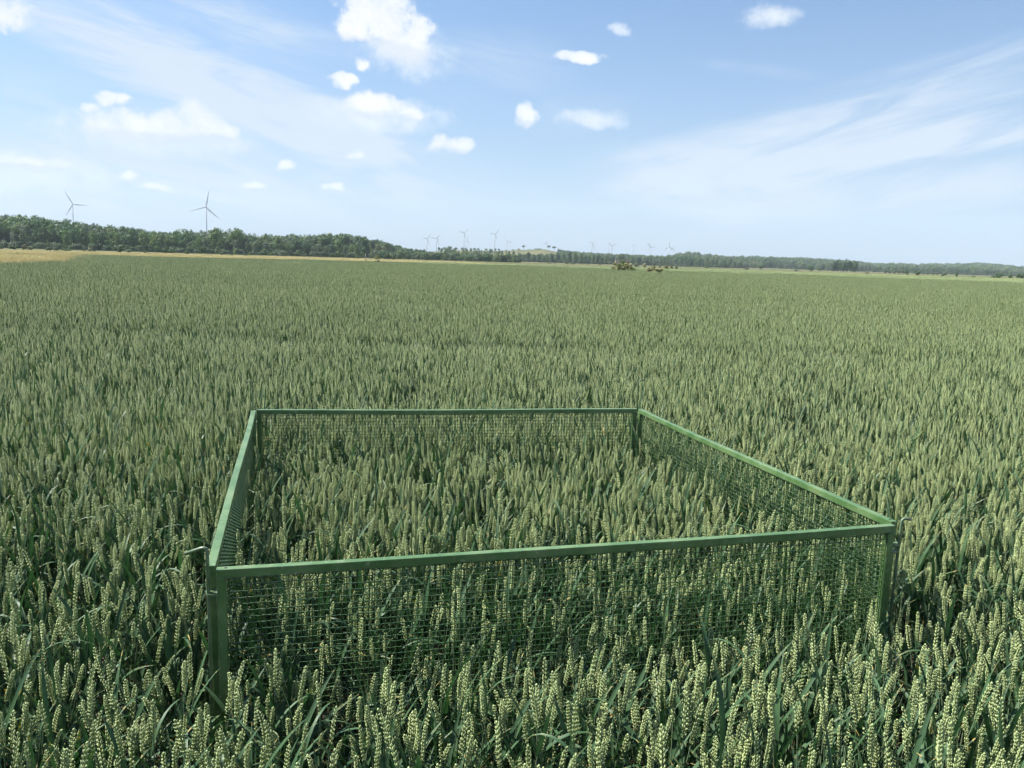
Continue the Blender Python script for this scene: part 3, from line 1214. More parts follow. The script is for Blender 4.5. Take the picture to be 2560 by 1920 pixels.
def patch(seed, size, count, lod, mats, name, hsd=0.06):
    r = np.random.default_rng(seed)
    V, FT, FQ, MT, MQ = [], [], [], [], []
    base = 0
    forms = [coarse_stalk(seed * 31 + i, lod) for i in range(8)]
    pick = r.integers(0, 8, count)
    for k in range(8):
        v, f, m = forms[k]
        v = np.array(v)
        n = int((pick == k).sum())
        if n == 0:
            continue
        a = r.uniform(0, 6.28, n)
        ca, sa_ = np.cos(a), np.sin(a)
        hs = np.clip(1 + hsd * r.standard_normal(n), 0.75, 1.2)
        lx, ly = r.normal(0.03, 0.08, n), r.normal(0.01, 0.08, n)
        X = v[None, :, 0] * ca[:, None] - v[None, :, 1] * sa_[:, None]
        Y = v[None, :, 0] * sa_[:, None] + v[None, :, 1] * ca[:, None]
        Zz = np.repeat(v[None, :, 2], n, 0) * hs[:, None]
        X = X + lx[:, None] * Zz + r.uniform(-size / 2, size / 2, n)[:, None]
        Y = Y + ly[:, None] * Zz + r.uniform(-size / 2, size / 2, n)[:, None]
        V.append(np.stack([X, Y, Zz], -1).reshape(-1, 3))
        off = base + np.arange(n) * len(v)
        tri = np.array([q for q in f if len(q) == 3])
        quad = np.array([q for q in f if len(q) == 4])
        mt = np.array([b for q, b in zip(f, m) if len(q) == 3])
        mq = np.array([b for q, b in zip(f, m) if len(q) == 4])
        FT.append((tri[None] + off[:, None, None]).reshape(-1, 3))
        FQ.append((quad[None] + off[:, None, None]).reshape(-1, 4))
        MT.append(np.tile(mt, n))
        MQ.append(np.tile(mq, n))
        base += n * len(v)
    me = mesh(name, np.concatenate(V), [np.concatenate(FT), np.concatenate(FQ)], [M[x] for x in mats], np.concatenate([np.concatenate(MT), np.concatenate(MQ)]), smooth=True)
    return me


def lay(r0, r1, size, seed, inside):
    """grid of patch centres between two distances"""
    r = np.random.default_rng(seed)
    half = HALF_V + 0.03
    x1 = r1 * math.tan(half) + 2
    gx, gy = np.meshgrid(np.arange(-x1, x1, size), np.arange(0, r1 + 8, size))
    gx, gy = gx.ravel(), gy.ravel()
    d = np.hypot(gx, gy)
    dj = d + np.clip(d / 40, 0, 1) * (value_noise(gx, gy, 5.0, 8) - 0.5) * 14      # uneven seam between one kind of patch and the next
    k = (dj >= r0) & (dj < r1) & (np.abs(gx) < gy * math.tan(half) + 3)
    gx, gy = gx[k], gy[k]
    k = inside(np.arctan2(gx, gy), np.hypot(gx, gy))
    gx, gy = gx[k], gy[k]
    n = len(gx)
    gx = gx + r.uniform(-0.15, 0.15, n) * size
    gy = gy + r.uniform(-0.15, 0.15, n) * size
    hs = 0.97 + (value_noise(gx, gy, 9.0, 6) - 0.5) * 0.20 + (value_noise(gx, gy, 2.4, 5) - 0.5) * 0.08
    for (ty, slope) in ((9.6, -0.03), (23.0, -0.03), (24.8, -0.03), (47.0, -0.03)):      # old wheel tracks where the crop stands a little lower
        hs = hs - 0.09 * np.exp(-((gy - ty - slope * gx) / 0.55) ** 2)
    rot = np.stack([np.zeros(n), np.zeros(n), r.integers(0, 4, n) * math.pi / 2], 1)
    return np.stack([gx, gy, np.full(n, 0.004)], 1), rot, np.stack([np.full(n, 1.06), np.full(n, 1.06), hs], 1), r


in_wheat = lambda a, d: d < r_wheat(a)
in_yellow = lambda a, d: (d > r_wheat(a)) & (d < r_yellow(a))
colM = source('middle_patch', [stand_patch(400 + i, 0.7, 228) for i in range(9)])
pos, rot, scl, r = lay(5.2, 125.0, 0.7, 61, in_wheat)
rot[:, 2] += r.uniform(-0.3, 0.3, len(rot))
scatter('wheat_middle', colM, pos, rot, scl * np.array([1 / 1.06, 1 / 1.06, 1.03]), r.integers(0, 9, len(pos)), ('green wheat stretching away behind the mesh enclosure', 'wheat'))
colF = source('far_patch', [patch(500 + i, 1.0, 400, 2, ('ear', 'stem', 'leaf'), 'far_patch', 0.085) for i in range(5)])
pos, rot, scl, r = lay(125.0, 170, 1.0, 31, in_wheat)
scatter('wheat_far', colF, pos, rot, scl, r.integers(0, 5, len(pos)), ('green wheat of the far part of the field', 'wheat'))
colG = source('distant_patch', [patch(600 + i, 3.0, 1200, 3, ('ear', 'stem', 'leaf'), 'distant_patch', 0.11) for i in range(4)])
pos, rot, scl, r = lay(170, 330, 3.0, 41, in_wheat)
scatter('wheat_distant', colG, pos, rot, scl, r.integers(0, 4, len(pos)), ('pale green wheat along the far edge of the field', 'wheat'))
colY = source('barley_patch', [patch(700 + i, 3.0, 1300, 3, ('barley', 'barley', 'barley'), 'barley_patch') for i in range(4)])
pos, rot, scl, r = lay(25, 300, 3.0, 51, in_yellow)
scatter('barley_field', colY, pos, rot, scl, r.integers(0, 4, len(pos)), ('golden yellow grain field beyond the green wheat on the left', 'grain field'))

# ------------------------------------------------------------------ trees and bushes
M['crown_a'] = leafy('crown_green', (0.075, 0.132, 0.044), (0.135, 0.190, 0.066), trans=0.25, oscale=0.15, hue=0.25)
M['crown_b'] = leafy('crown_dark', (0.052, 0.105, 0.042), (0.090, 0.150, 0.058), trans=0.2, oscale=0.15, hue=0.2)
M['crown_c'] = leafy('crown_grey_green', (0.095, 0.140, 0.075), (0.145, 0.185, 0.105), trans=0.2, oscale=0.15, hue=0.15)
M['crown_d'] = leafy('crown_yellow_green', (0.16, 0.19, 0.07), (0.23, 0.235, 0.105), trans=0.25, oscale=0.15, hue=0.15)
M['crown_e'] = leafy('crown_brown', (0.145, 0.15, 0.06), (0.205, 0.195, 0.085), trans=0.2, oscale=0.3, hue=0.15)
M['blossom'] = leafy('cream_blossom', (0.50, 0.48, 0.30), (0.60, 0.57, 0.40), trans=0.2, oscale=3)
M['rust'] = leafy('rusty_tips', (0.34, 0.22, 0.14), (0.42, 0.30, 0.20), trans=0.2, oscale=3)


def crown_mesh(seed, shape, clusters, leaves, mat, leaf=0.045, low=0.12, extra=None):
    """crown one unit tall and about one unit wide: clumps of small leaf faces with gaps between them"""
    r = np.random.default_rng(seed)
    cz, rx, rz = {'round': (0.52 + low / 2, 0.36, 0.44 - low / 2), 'tall': (0.50 + low / 2, 0.27, 0.48 - low / 2), 'bush': (0.38, 0.40, 0.52), 'pine': (0.80, 0.30, 0.18)}[shape]
    cs, rs = [], []
    while len(cs) < clusters:
        q = r.standard_normal(3)
        q /= np.linalg.norm(q)
        q *= r.uniform(0.05, 1.0) ** 0.42
        z = cz + q[2] * rz
        if z < 0.06:
            continue
        cs.append((q[0] * rx, q[1] * rx, min(z, 0.92)))
        rs.append(r.uniform(0.095, 0.175) * (1.1 - 0.25 * z))
    cs, rs = np.array(cs), np.array(rs)
    n = clusters * leaves
    ci = np.repeat(np.arange(clusters), leaves)
    d = r.standard_normal((n, 3))
    d /= np.linalg.norm(d, axis=1)[:, None]
    p = cs[ci] + d * rs[ci][:, None] * (r.random(n) ** 0.18)[:, None] * np.array([1, 1, 0.8])
    p[:, 2] = np.maximum(p[:, 2], 0.01)
    outw = p - np.array([0, 0, 0.45])
    outw /= np.linalg.norm(outw, axis=1)[:, None] + 1e-6
    nrm = d + 0.4 * outw + 0.28 * r.standard_normal((n, 3))
    nrm /= np.linalg.norm(nrm, axis=1)[:, None]
    a = np.cross(nrm, r.standard_normal((n, 3)))
    a /= np.linalg.norm(a, axis=1)[:, None]
    b = np.cross(nrm, a)
    s = leaf * r.uniform(0.6, 1.4, n)[:, None]
    v = np.stack([p - a * s, p - b * s * 0.6, p + a * s, p + b * s * 0.6], 1).reshape(-1, 3)
    f = np.arange(4 * n).reshape(-1, 4)
    mats, idx = [M[mat]], np.zeros(n, dtype=np.int32)
    if extra:
        mats.append(M[extra[0]])
        top = (d[:, 2] > 0.1) & (r.random(n) < extra[1]) & (r.random(clusters) < 0.75)[ci]
        idx[top] = 1
    return mesh('crown', v, [f], mats, idx)


def trunk_mesh(seed, stems, top=0.75, rad=0.022, mat='bark', limbs=5):
    r = random.Random(seed)
    b = MB()
    for s in range(stems):
        a = r.uniform(0, 6.28)
        k = 0.0 if stems == 1 else 0.22
        ends = np.array([math.cos(a) * k, math.sin(a) * k, top])
        start = np.array([math.cos(a) * 0.03 * (stems > 1), math.sin(a) * 0.03 * (stems > 1), -0.04])
        path = [start + (ends - start) * t + np.array([r.uniform(-0.012, 0.012), r.uniform(-0.012, 0.012), 0]) for t in (0, 0.25, 0.5, 0.75, 1)]
        b.tube(path, [rad * q for q in (1.15, 0.9, 0.7, 0.5, 0.2)], 6)
        for l in range(limbs if stems == 1 else 1):
            t = r.uniform(0.35, 0.8)
            a2 = r.uniform(0, 6.28)
            p0 = start + (ends - start) * t
            p1 = p0 + np.array([math.cos(a2) * 0.22, math.sin(a2) * 0.22, r.uniform(0.10, 0.22)])
            b.tube([p0, (p0 + p1) / 2 + np.array([0, 0, -0.015]), p1], [rad * 0.45, rad * 0.3, rad * 0.1], 4)
    return b.build('trunk', M[mat], smooth=True)


FORMS = {}
for nm, shp, cl, lv, mt, lf, lo in (
        ('round_green', 'round', 34, 46, 'crown_a', 0.036, 0.03), ('round_dark', 'round', 34, 46, 'crown_b', 0.036, 0.06), ('round_grey', 'round', 34, 46, 'crown_c', 0.034, 0.05),
        ('round_yellow', 'round', 34, 46, 'crown_d', 0.036, 0.04), ('tall_green', 'tall', 34, 46, 'crown_a', 0.034, 0.02), ('tall_dark', 'tall', 34, 46, 'crown_b', 0.034, 0.02),
        ('pine', 'pine', 26, 34, 'crown_b', 0.036, 0.5)):
    FORMS[nm] = [(trunk_mesh(hash(nm) % 1000 if False else len(FORMS) * 10 + k, 1, 0.78 if nm != 'pine' else 0.9), crown_mesh(len(FORMS) * 100 + k, shp, cl, lv, mt, lf, lo)) for k in range(3)]
for nm, mt, ex in (('bush_dark', 'crown_b', None), ('bush_green', 'crown_a', None), ('bush_grey', 'crown_c', None), ('bush_brown', 'crown_e', None),
                   ('bush_flower', 'crown_d', ('blossom', 0.6)), ('bush_rust', 'crown_e', ('rust', 0.3)), ('bush_yellow', 'crown_d', None)):
    FORMS[nm] = [(trunk_mesh(len(FORMS) * 10 + k, 4, 0.6, 0.018), crown_mesh(len(FORMS) * 100 + k, 'bush', 40, 44, mt, 0.042, 0.05, ex)) for k in range(2)]


def plant(name, form, loc, w, h, label, cat, group, rz=None, k=None):
    t, c = FORMS[form][random.randrange(len(FORMS[form])) if k is None else k]
    o = empty(name, loc, random.uniform(0, 6.28) if rz is None else rz)
    o.scale = (w, w, h)
    tag(o, label, cat, group)
    obj('trunk', t, o)
    obj('crown', c, o)
    return o


def at_px(x, d):
    """ground point at distance d on the bearing of pixel column x (taken at the horizon)"""
    a, _ = azel(x, hor_y(x))
    gx, gy = d * math.sin(a), d * math.cos(a)
    return gx, gy, float(ground_z(gx, gy))


def plant_px(name, form, x, ytop, wpx, d, label, cat, group, k=None, wide=1.18):
    gx, gy, gz = at_px(x, d)
    ca = gy / d
    ztop = EYE + (hor_y(x) - ytop) * d * ca / FPX
    h = max(ztop - gz, 0.6)
    return plant(name, form, (gx, gy, gz), wpx * d * ca * ca / FPX * wide, h * 1.02, label, cat, group, k=k)


ORD = ['first', 'second', 'third', 'fourth', 'fifth', 'sixth', 'seventh', 'eighth', 'ninth', 'tenth', 'eleventh', 'twelfth', 'thirteenth', 'fourteenth', 'fifteenth', 'sixteenth',
       'seventeenth', 'eighteenth', 'nineteenth', 'twentieth', 'twenty-first', 'twenty-second', 'twenty-third', 'twenty-fourth', 'twenty-fifth', 'twenty-sixth']
LOOK = {'bush_dark': 'low dark green bush', 'bush_green': 'leafy green bush', 'bush_grey': 'pale grey green bush', 'bush_brown': 'brownish bush', 'bush_flower': 'green bush with cream blossom',
        'bush_rust': 'reddish brown bush', 'bush_yellow': 'yellowish bush', 'round_dark': 'dark round tree', 'round_green': 'green round tree', 'round_grey': 'grey green round tree',
        'tall_green': 'tall slim green tree', 'tall_dark': 'tall slim dark tree', 'round_yellow': 'yellow green tree', 'pine': 'bare stemmed tree'}


def row(items, d, where, group):
    items = sorted(items, key=lambda q: q[1])
    for i, it in enumerate(items):
        form, x, yt, wp = it[:4]
        dd = it[4] if len(it) > 4 else d
        nm = 'bush' if form.startswith('bush') else 'tree'
        plant_px(nm, form, x, yt, wp, dd, '%s, %s from the left %s' % (LOOK[form], ORD[i], where), nm, group)


row([('bush_dark', 3, 611, 10), ('bush_green', 36, 609.5, 30), ('bush_brown', 59, 609, 13), ('bush_yellow', 75, 615, 18), ('bush_dark', 122, 617, 21), ('bush_grey', 140, 614, 13), ('bush_dark', 165, 620, 26),
     ('bush_dark', 210, 622, 12), ('bush_flower', 225, 617, 12), ('bush_green', 236, 622, 6), ('bush_green', 300, 613.5, 18), ('bush_grey', 323, 621.5, 16), ('bush_dark', 363, 625, 12),
     ('round_dark', 392, 613, 17), ('bush_dark', 411, 621, 18), ('bush_dark', 429, 621.5, 18), ('bush_dark', 468, 626.5, 15), ('round_dark', 502, 617.5, 20),
     ('bush_grey', 554, 629, 10), ('bush_dark', 579, 630, 7), ('bush_grey', 613, 631.5, 12)],
    330, 'between yellow field and left wood', 'bushes below the left wood')
row([('round_dark', 655, 628.5, 11), ('bush_grey', 672, 634, 8), ('bush_dark', 709, 636, 12), ('round_dark', 742, 630.5, 13), ('bush_grey', 760, 634.5, 9), ('bush_dark', 802, 638, 12), ('round_dark', 831, 632, 14),
     ('tall_green', 846, 630, 11), ('round_grey', 874, 631, 16), ('bush_green', 893, 636, 12), ('round_grey', 927, 634, 12), ('bush_green', 968, 632, 20), ('bush_green', 983, 633, 17), ('round_grey', 997, 633, 14),
     ('round_dark', 1022, 636.5, 14), ('round_grey', 1043, 636.5, 13), ('round_grey', 1055, 638, 12), ('bush_grey', 1066, 637, 7), ('tall_green', 1075, 639.5, 10), ('round_dark', 1095, 636, 19), ('round_grey', 1114, 640, 14)],
    400, 'behind the yellow strip', 'trees and bushes behind the yellow strip')
gx, gy, gz = at_px(943.5, 160)
plant_px('tree', 'round_yellow', 943.5, 635.5, 15, 190, 'small reddish green tree with bare trunk beyond the dark box', 'tree', 'trees and bushes behind the yellow strip')
row([('round_green', 1137, 629, 21, 620), ('round_dark', 1148, 640, 20, 470), ('round_green', 1167, 626, 23, 640), ('round_grey', 1178, 632, 22, 560), ('bush_green', 1179, 647, 9, 430), ('round_green', 1197, 635, 15, 600),
     ('round_green', 1218, 634, 19, 560), ('bush_dark', 1232, 646, 14, 560), ('round_dark', 1246, 639, 19, 560), ('bush_dark', 1262, 646, 14, 560), ('tall_green', 1266, 641, 8, 520), ('round_dark', 1293, 641, 15, 600),
     ('round_grey', 1206, 643, 12, 540), ('bush_grey', 1186, 646, 18, 540), ('bush_dark', 1278, 646, 12, 580)],
    560, 'in the cluster below the bare hill', 'trees below the bare hill')
row([('round_dark', 1097, 617.5, 8, 1080), ('round_green', 1112, 618.5, 15, 1100), ('round_green', 1125, 616, 18, 1120), ('round_green', 1138, 618.5, 13, 1100), ('round_dark', 1155, 619, 9, 1280), ('round_dark', 1163, 619.5, 8, 1280), ('round_dark', 1177, 620.5, 8, 1280),
     ('round_dark', 1186, 620, 10, 1280), ('round_dark', 1195, 620.5, 8, 1280), ('round_dark', 1215, 621.5, 10, 1300), ('round_dark', 1227, 622.5, 11, 1300), ('round_dark', 1238, 621.5, 9, 1300), ('round_dark', 1247, 622, 8, 1300), ('bush_dark', 1264, 624.5, 6, 1300),
     ('bush_dark', 1282, 623.5, 9, 1300), ('bush_dark', 1296, 621, 6, 1340), ('pine', 1308, 614, 12, 1300), ('bush_dark', 1324, 624, 16, 1310), ('bush_dark', 1345, 621.5, 20, 1310),
     ('pine', 1371, 614.5, 11, 1310), ('pine', 1384, 617, 13, 1320), ('bush_yellow', 1230, 638.5, 8, 900)],
    1300, 'along the crest of the bare hill', 'trees along the crest of the bare hill')
row([('bush_yellow', 1541, 652, 22, 108), ('bush_flower', 1569, 655, 34, 105), ('bush_green', 1558, 648.5, 18, 106), ('bush_flower', 1550, 656, 22, 104), ('bush_yellow', 1580, 661, 18, 104), ('bush_green', 1586, 668, 12, 102), ('bush_rust', 1624, 666, 17, 100), ('bush_flower', 1647, 664.5, 27, 99), ('bush_yellow', 1635, 668, 20, 100)],
    104, 'standing in the far wheat', 'bushes standing in the far wheat')
row([('bush_rust', 1634, 662, 14, 175), ('bush_rust', 1650, 663, 14, 175), ('bush_rust', 1666, 661, 13, 175), ('bush_brown', 1680, 660.5, 10, 175), ('bush_flower', 1691, 660, 9, 175), ('bush_grey', 1592, 656, 13, 420), ('bush_flower', 1611, 656.5, 11, 400)],
    175, 'of the hedge beyond the wheat', 'hedge beyond the wheat')
row([('bush_flower', 1351, 656.5, 6, 520), ('bush_flower', 1372, 655, 12, 520), ('bush_flower', 1386, 657, 10, 520), ('bush_green', 1418, 654, 12, 520), ('bush_green', 1434, 657, 14, 520), ('bush_flower', 1452, 659, 14, 520), ('bush_flower', 1470, 660, 10, 520), ('bush_grey', 1500, 661, 12, 520)],
    520, 'at the foot of middle wood', 'shrubs at the foot of the middle wood')
row([('round_green', 1740, 662, 14, 700), ('bush_green', 1765, 664, 14, 600), ('round_dark', 1903, 662, 18, 700), ('round_dark', 2026, 664, 21, 560), ('round_green', 2048, 668, 12, 700), ('bush_grey', 1868, 669, 10, 500), ('bush_grey', 1990, 673, 14, 500),
     ('round_dark', 2268, 675, 10, 420), ('round_dark', 2294, 676, 21, 400), ('tall_dark', 2392, 678, 12, 380), ('bush_dark', 2434, 688, 10, 380), ('round_dark', 2499, 682, 30, 360), ('bush_dark', 2485, 688, 20, 360), ('round_dark', 2526, 684, 14, 360), ('round_dark', 2551, 683.5, 22, 360),
     ('bush_dark', 2358, 684, 10, 400), ('bush_rust', 2168, 680, 14, 480)],
    450, 'along the right edge of the wheat', 'scattered trees at the right edge of the wheat')
row([('round_grey', 2214 + 11 * i, 674.5 + 0.3 * i, 14, 640) for i in range(5)] + [('round_grey', 2310 + 11 * i, 679 + 0.3 * i, 13, 640) for i in range(4)] + [('round_grey', 2362, 679, 18, 600)],
    640, 'of the pale willow row on the right', 'pale willow row on the right')

# front rows of the woods: trees one can tell apart
random.seed(19)


def front(x0, x1, dist, forms, hm, label, group, gap=0.75, hv=0.2, wr=0.62):
    x = x0
    while x < x1:
        d = dist(x) + random.uniform(-12, 12)
        h = hm(x) * random.uniform(1 - hv, 1 + hv)
        w = h * wr * random.uniform(0.85, 1.25)
        gx, gy, gz = at_px(x, d)
        plant('tree', random.choice(forms), (gx, gy, gz), w, h, label, 'tree', group)
        x += w * gap * FPX / d


front(-6, 92, lambda x: 452, ['round_grey', 'tall_green', 'round_grey'], lambda x: 11.5, 'grey green tree in the front row of the wood at far left', 'front trees of the far left wood')
front(95, 395, lambda x: 452, ['tall_green', 'round_green', 'tall_green', 'tall_dark'], lambda x: 11.0 - (x - 95) * 0.004, 'tall green tree in the front row of the left wood', 'front trees of the left wood')
front(400, 645, lambda x: 458, ['round_grey', 'tall_green', 'round_green', 'round_dark'], lambda x: 8.2, 'rounded tree in the front row below the larger wind turbine', 'front trees below the larger turbine')
front(650, 905, lambda x: 470, ['round_grey', 'round_green', 'round_grey', 'round_dark'], lambda x: 7.8, 'grey green tree in the front row of the middle left wood', 'front trees of the middle left wood')
front(905, 1085, lambda x: 640, ['round_dark', 'round_green', 'round_yellow'], lambda x: 9.0 - (x - 905) * 0.022, 'tree in the front row of the sloping wood beside the bare hill', 'front trees beside the bare hill')
front(1298, 1545, lambda x: 790, ['tall_dark', 'tall_dark', 'tall_green', 'round_dark'], lambda x: 9.3 if x < 1500 else 8.0, 'dark tree in the front row of the wood right of the bare hill', 'front trees of the dark middle wood')
front(1548, 1860, lambda x: 880, ['round_dark', 'round_green', 'round_grey', 'tall_dark'], lambda x: 8.5, 'tree in the front row of the wood right of the flowering bushes', 'front trees of the right wood')
front(1865, 2560, lambda x: 1150 + (x - 1865) * 0.2, ['round_dark', 'round_green', 'round_grey'], lambda x: 9.5, 'distant tree along the foot of the hazy right hill', 'front trees of the hazy right hill')
front(2085, 2148, lambda x: 760, ['tall_dark', 'round_dark'], lambda x: 10.0, 'dark tree in the isolated grove on the right', 'trees of the isolated right grove', gap=0.5)

# the woods behind them, one mass
wr = np.random.default_rng(77)
fx_, fy_ = [], []


def wood(x0, x1, d0, d1, spacing, prob=1.0):
    a0, a1 = azel(x0, hor_y(x0))[0], azel(x1, hor_y(x1))[0]
    n = int((a1 - a0) * 0.5 * (d1 ** 2 - d0 ** 2) / spacing ** 2 * prob)
    a = wr.uniform(a0, a1, n)
    d = np.sqrt(wr.uniform(d0 ** 2, d1 ** 2, n))
    px = px_of(d * np.sin(a), d * np.cos(a))
    k = (d > base_d(px) + 14) & (d < ridge_d(px) + 60)
    fx_.append((d * np.sin(a))[k])
    fy_.append((d * np.cos(a))[k])


wood(-120, 405, 450, 860, 6.6)
wood(405, 660, 450, 860, 6.6)
wood(660, 1062, 455, 880, 6.6)
wood(1300, 1400, 790, 960, 5.5)
wood(1392, 1560, 790, 1560, 8.5)
wood(1545, 1900, 860, 1760, 9)
wood(1880, 2700, 1130, 2560, 13)
wood(2088, 2146, 760, 820, 5)
wood(1092, 1300, 600, 1000, 17)
fx_, fy_ = np.concatenate(fx_), np.concatenate(fy_)
# clearings that show as pale fields on the right hill, and the bare slope left of the hill
px = px_of(fx_, fy_)
dd = np.hypot(fx_, fy_)
clear = np.zeros(len(px), bool)
for (cx, cw, d0, d1) in ((2010, 22, 1250, 1500), (2050, 14, 1200, 1420), (2160, 18, 1650, 2050), (2265, 12, 1900, 2300), (2285, 8, 1800, 2150), (1060, 30, 640, 720), (985, 10, 640, 700)):
    clear |= (np.abs(px - cx) < cw) & (dd > d0) & (dd < d1)
clear |= (px > 905) & (px < 1090) & (dd < 640)
fx_, fy_, px, dd = fx_[~clear], fy_[~clear], px[~clear], dd[~clear]
ht = np.interp(px, RIDGE[:, 0], np.maximum(RIDGE[:, 3], 6)) * (0.66 + 0.46 * value_noise(fx_ + 300, fy_ + 100, np.where(px > 1500, 70.0, 38.0), 12)) * wr.uniform(0.55, 1.14, len(px)) * np.where(px < 1090, np.clip((1100 - px) / 160, 0.5, 1), 1)
kinds = ['round_green', 'round_dark', 'round_grey', 'tall_green', 'tall_dark', 'round_yellow', 'pine']
wood_meshes = []
for nm in kinds:
    for k in range(2):
        t, c = FORMS[nm][k]
        tv = np.array([v.co[:] for v in t.vertices])
        cvn = len(c.vertices)
        cv = np.empty(cvn * 3, dtype=np.float32)
        c.vertices.foreach_get('co', cv)
        tq = np.array([[*p.vertices] for p in t.polygons if len(p.vertices) == 4])
        cq = np.arange(cvn).reshape(-1, 4)
        wood_meshes.append(mesh('wood_tree', np.concatenate([cv.reshape(-1, 3), tv]), [cq, tq + cvn], [c.materials[0], M['bark']], np.concatenate([np.zeros(len(cq)), np.ones(len(tq))])))
n_tree = len(wood_meshes)
for nm in ('bush_green', 'bush_dark', 'bush_grey'):
    c = FORMS[nm][0][1]
    cv = np.empty(len(c.vertices) * 3, dtype=np.float32)
    c.vertices.foreach_get('co', cv)
    wood_meshes.append(mesh('wood_undergrowth', cv.reshape(-1, 3), [np.arange(len(c.vertices)).reshape(-1, 4)], [c.materials[0]]))
colW = source('wood_tree', wood_meshes)
patchy = value_noise(fx_ + 900, fy_, 55, 9)
base_k = np.select([patchy < 0.32, patchy < 0.55, patchy < 0.75, patchy < 0.85], [1, 0, 2, 3], 5)
rnd = wr.random(len(px))
base_k = np.where(rnd < 0.3, wr.integers(0, 5, len(px)), base_k)
base_k = np.where((px > 780) & (px < 1000) & (wr.random(len(px)) < 0.25), 6, base_k)
pk = base_k * 2 + wr.integers(0, 2, len(px))
wdt = ht * wr.uniform(0.6, 1.05, len(px)) * np.where(px > 1880, 1.35, 1.0)
ux_, uy_, up_ = [], [], []
for (x0, x1, dist, n) in ((-60, 905, lambda q: base_d(q), 420), (905, 1085, lambda q: 640 + 0 * q, 60), (905, 1300, lambda q: 520 + 0 * q, 150), (1090, 1300, lambda q: 640 + 0 * q, 110), (1298, 1545, lambda q: 790 + 0 * q, 130), (1548, 1860, lambda q: 880 + 0 * q, 160), (1865, 2560, lambda q: 1150 + (q - 1865) * 0.2, 320)):
    q = wr.uniform(x0, x1, n)
    aa = np.array([azel(v, hor_y(v))[0] for v in q])
    d_ = dist(q) + wr.uniform(-8, 26, n)
    ux_.append(d_ * np.sin(aa))
    uy_.append(d_ * np.cos(aa))
ux_, uy_ = np.concatenate(ux_), np.concatenate(uy_)
nu = len(ux_)
fx_, fy_ = np.concatenate([fx_, ux_]), np.concatenate([fy_, uy_])
upx = px_of(ux_, uy_)
uh = wr.uniform(1.6, 4.2, nu) * np.where((upx > 905) & (upx < 1300), 1.5, 1.0)
ht = np.concatenate([ht, uh])
wdt = np.concatenate([wdt, uh * wr.uniform(1.0, 1.7, nu)])
pk = np.concatenate([pk, n_tree + wr.integers(0, 3, nu)])
px = np.concatenate([px, px_of(ux_, uy_)])
scatter('wood', colW, np.stack([fx_, fy_, ground_z(fx_, fy_) - 0.1], 1), np.stack([np.zeros(len(px)), np.zeros(len(px)), wr.uniform(0, 6.28, len(px))], 1), np.stack([wdt, wdt, ht], 1), pk,
        ('mixed green wood covering the low hills along the horizon', 'wood'))


# bare pale trunks at the far left
def dead_tree(x, ytop, d, label):
    gx, gy, gz = at_px(x, d)
    h = EYE + (hor_y(x) - ytop) * gy / FPX - gz
    o = empty('dead_tree', (gx, gy, gz))
    tag(o, label, 'dead tree', 'bare dead trees at the far left')
    b = MB()
    b.tube([(0, 0, -0.2), (0.05, 0, h * 0.4), (-0.05, 0.05, h * 0.75), (0.02, 0, h)], [0.18, 0.14, 0.09, 0.03], 7)
    obj('trunk', b.build('trunk', M['dead'], smooth=True), o)
    for k in range(5):
        z = h * random.uniform(0.45, 0.92)
        a = random.uniform(0, 6.28)
        b = MB()
        L = random.uniform(0.8, 1.7)
        b.tube([(0, 0, z), (math.cos(a) * L * 0.5, math.sin(a) * L * 0.5, z + L * 0.4), (math.cos(a) * L, math.sin(a) * L, z + L)], [0.07, 0.05, 0.015], 5)
        obj('branch', b.build('branch', M['dead'], smooth=True), o)


dead_tree(28, 577, 425, 'bare pale dead tree at far left, left one of the pair')
dead_tree(34, 579, 425, 'bare pale dead tree at far left, right one of the pair')
dead_tree(7, 600, 420, 'short bare dead tree at the left edge of the picture')

# ------------------------------------------------------------------ wind turbines
def turbine_meshes():
    b = MB()
    b.tube([(0, 0, -2), (0, 0, 50), (0, 0, 100)], [2.6, 2.0, 1.45], 14)
    tower = b.build('tower', M['turbine'], smooth=True)
    b = MB()
    b.box(-1.9, 1.9, -3.2, 7.5, -1.7, 1.9, 0.6)
    nac = b.build('nacelle', M['turbine'])
    b = MB()
    b.tube([(0, -3.1, 0), (0, -4.2, 0), (0, -5.6, 0), (0, -6.6, 0)], [1.7, 1.9, 1.5, 0.3], 12)
    hub = b.build('hub', M['turbine'], smooth=True)
    # blade along +z, 50 units long, tapered aerofoil with twist
    v, f = [], []
    N, S = 12, 8
    for i in range(N + 1):
        s = i / N
        z = 1.2 + s * 48.8
        ch = (2.0 + 2.4 * math.sin(min(1, s / 0.2) * math.pi / 2) if s < 0.2 else 4.4 * (1 - (s - 0.2) / 0.8) ** 0.9 + 0.5) / 2
        th = (1.0 if s < 0.05 else 0.75 * (1 - s) + 0.12)
        tw = math.radians(18 * (1 - s))
        for k in range(S):
            a = 2 * math.pi * k / S
            x, y = ch * math.cos(a) + ch * 0.3 * min(1, s * 5), th * math.sin(a)
            v.append((x * math.cos(tw) - y * math.sin(tw), -4.8 + x * math.sin(tw) + y * math.cos(tw) - 1.2 * s * s, z))
    for i in range(N):
        for k in range(S):
            k2 = (k + 1) % S
            f.append((i * S + k, i * S + k2, (i + 1) * S + k2, (i + 1) * S + k))
    f.append(tuple(N * S + k for k in range(S)))
    blade = mesh('blade', v, f, [M['turbine']], smooth=True)
    return tower, nac, hub, blade


TW, NC, HB, BL = turbine_meshes()


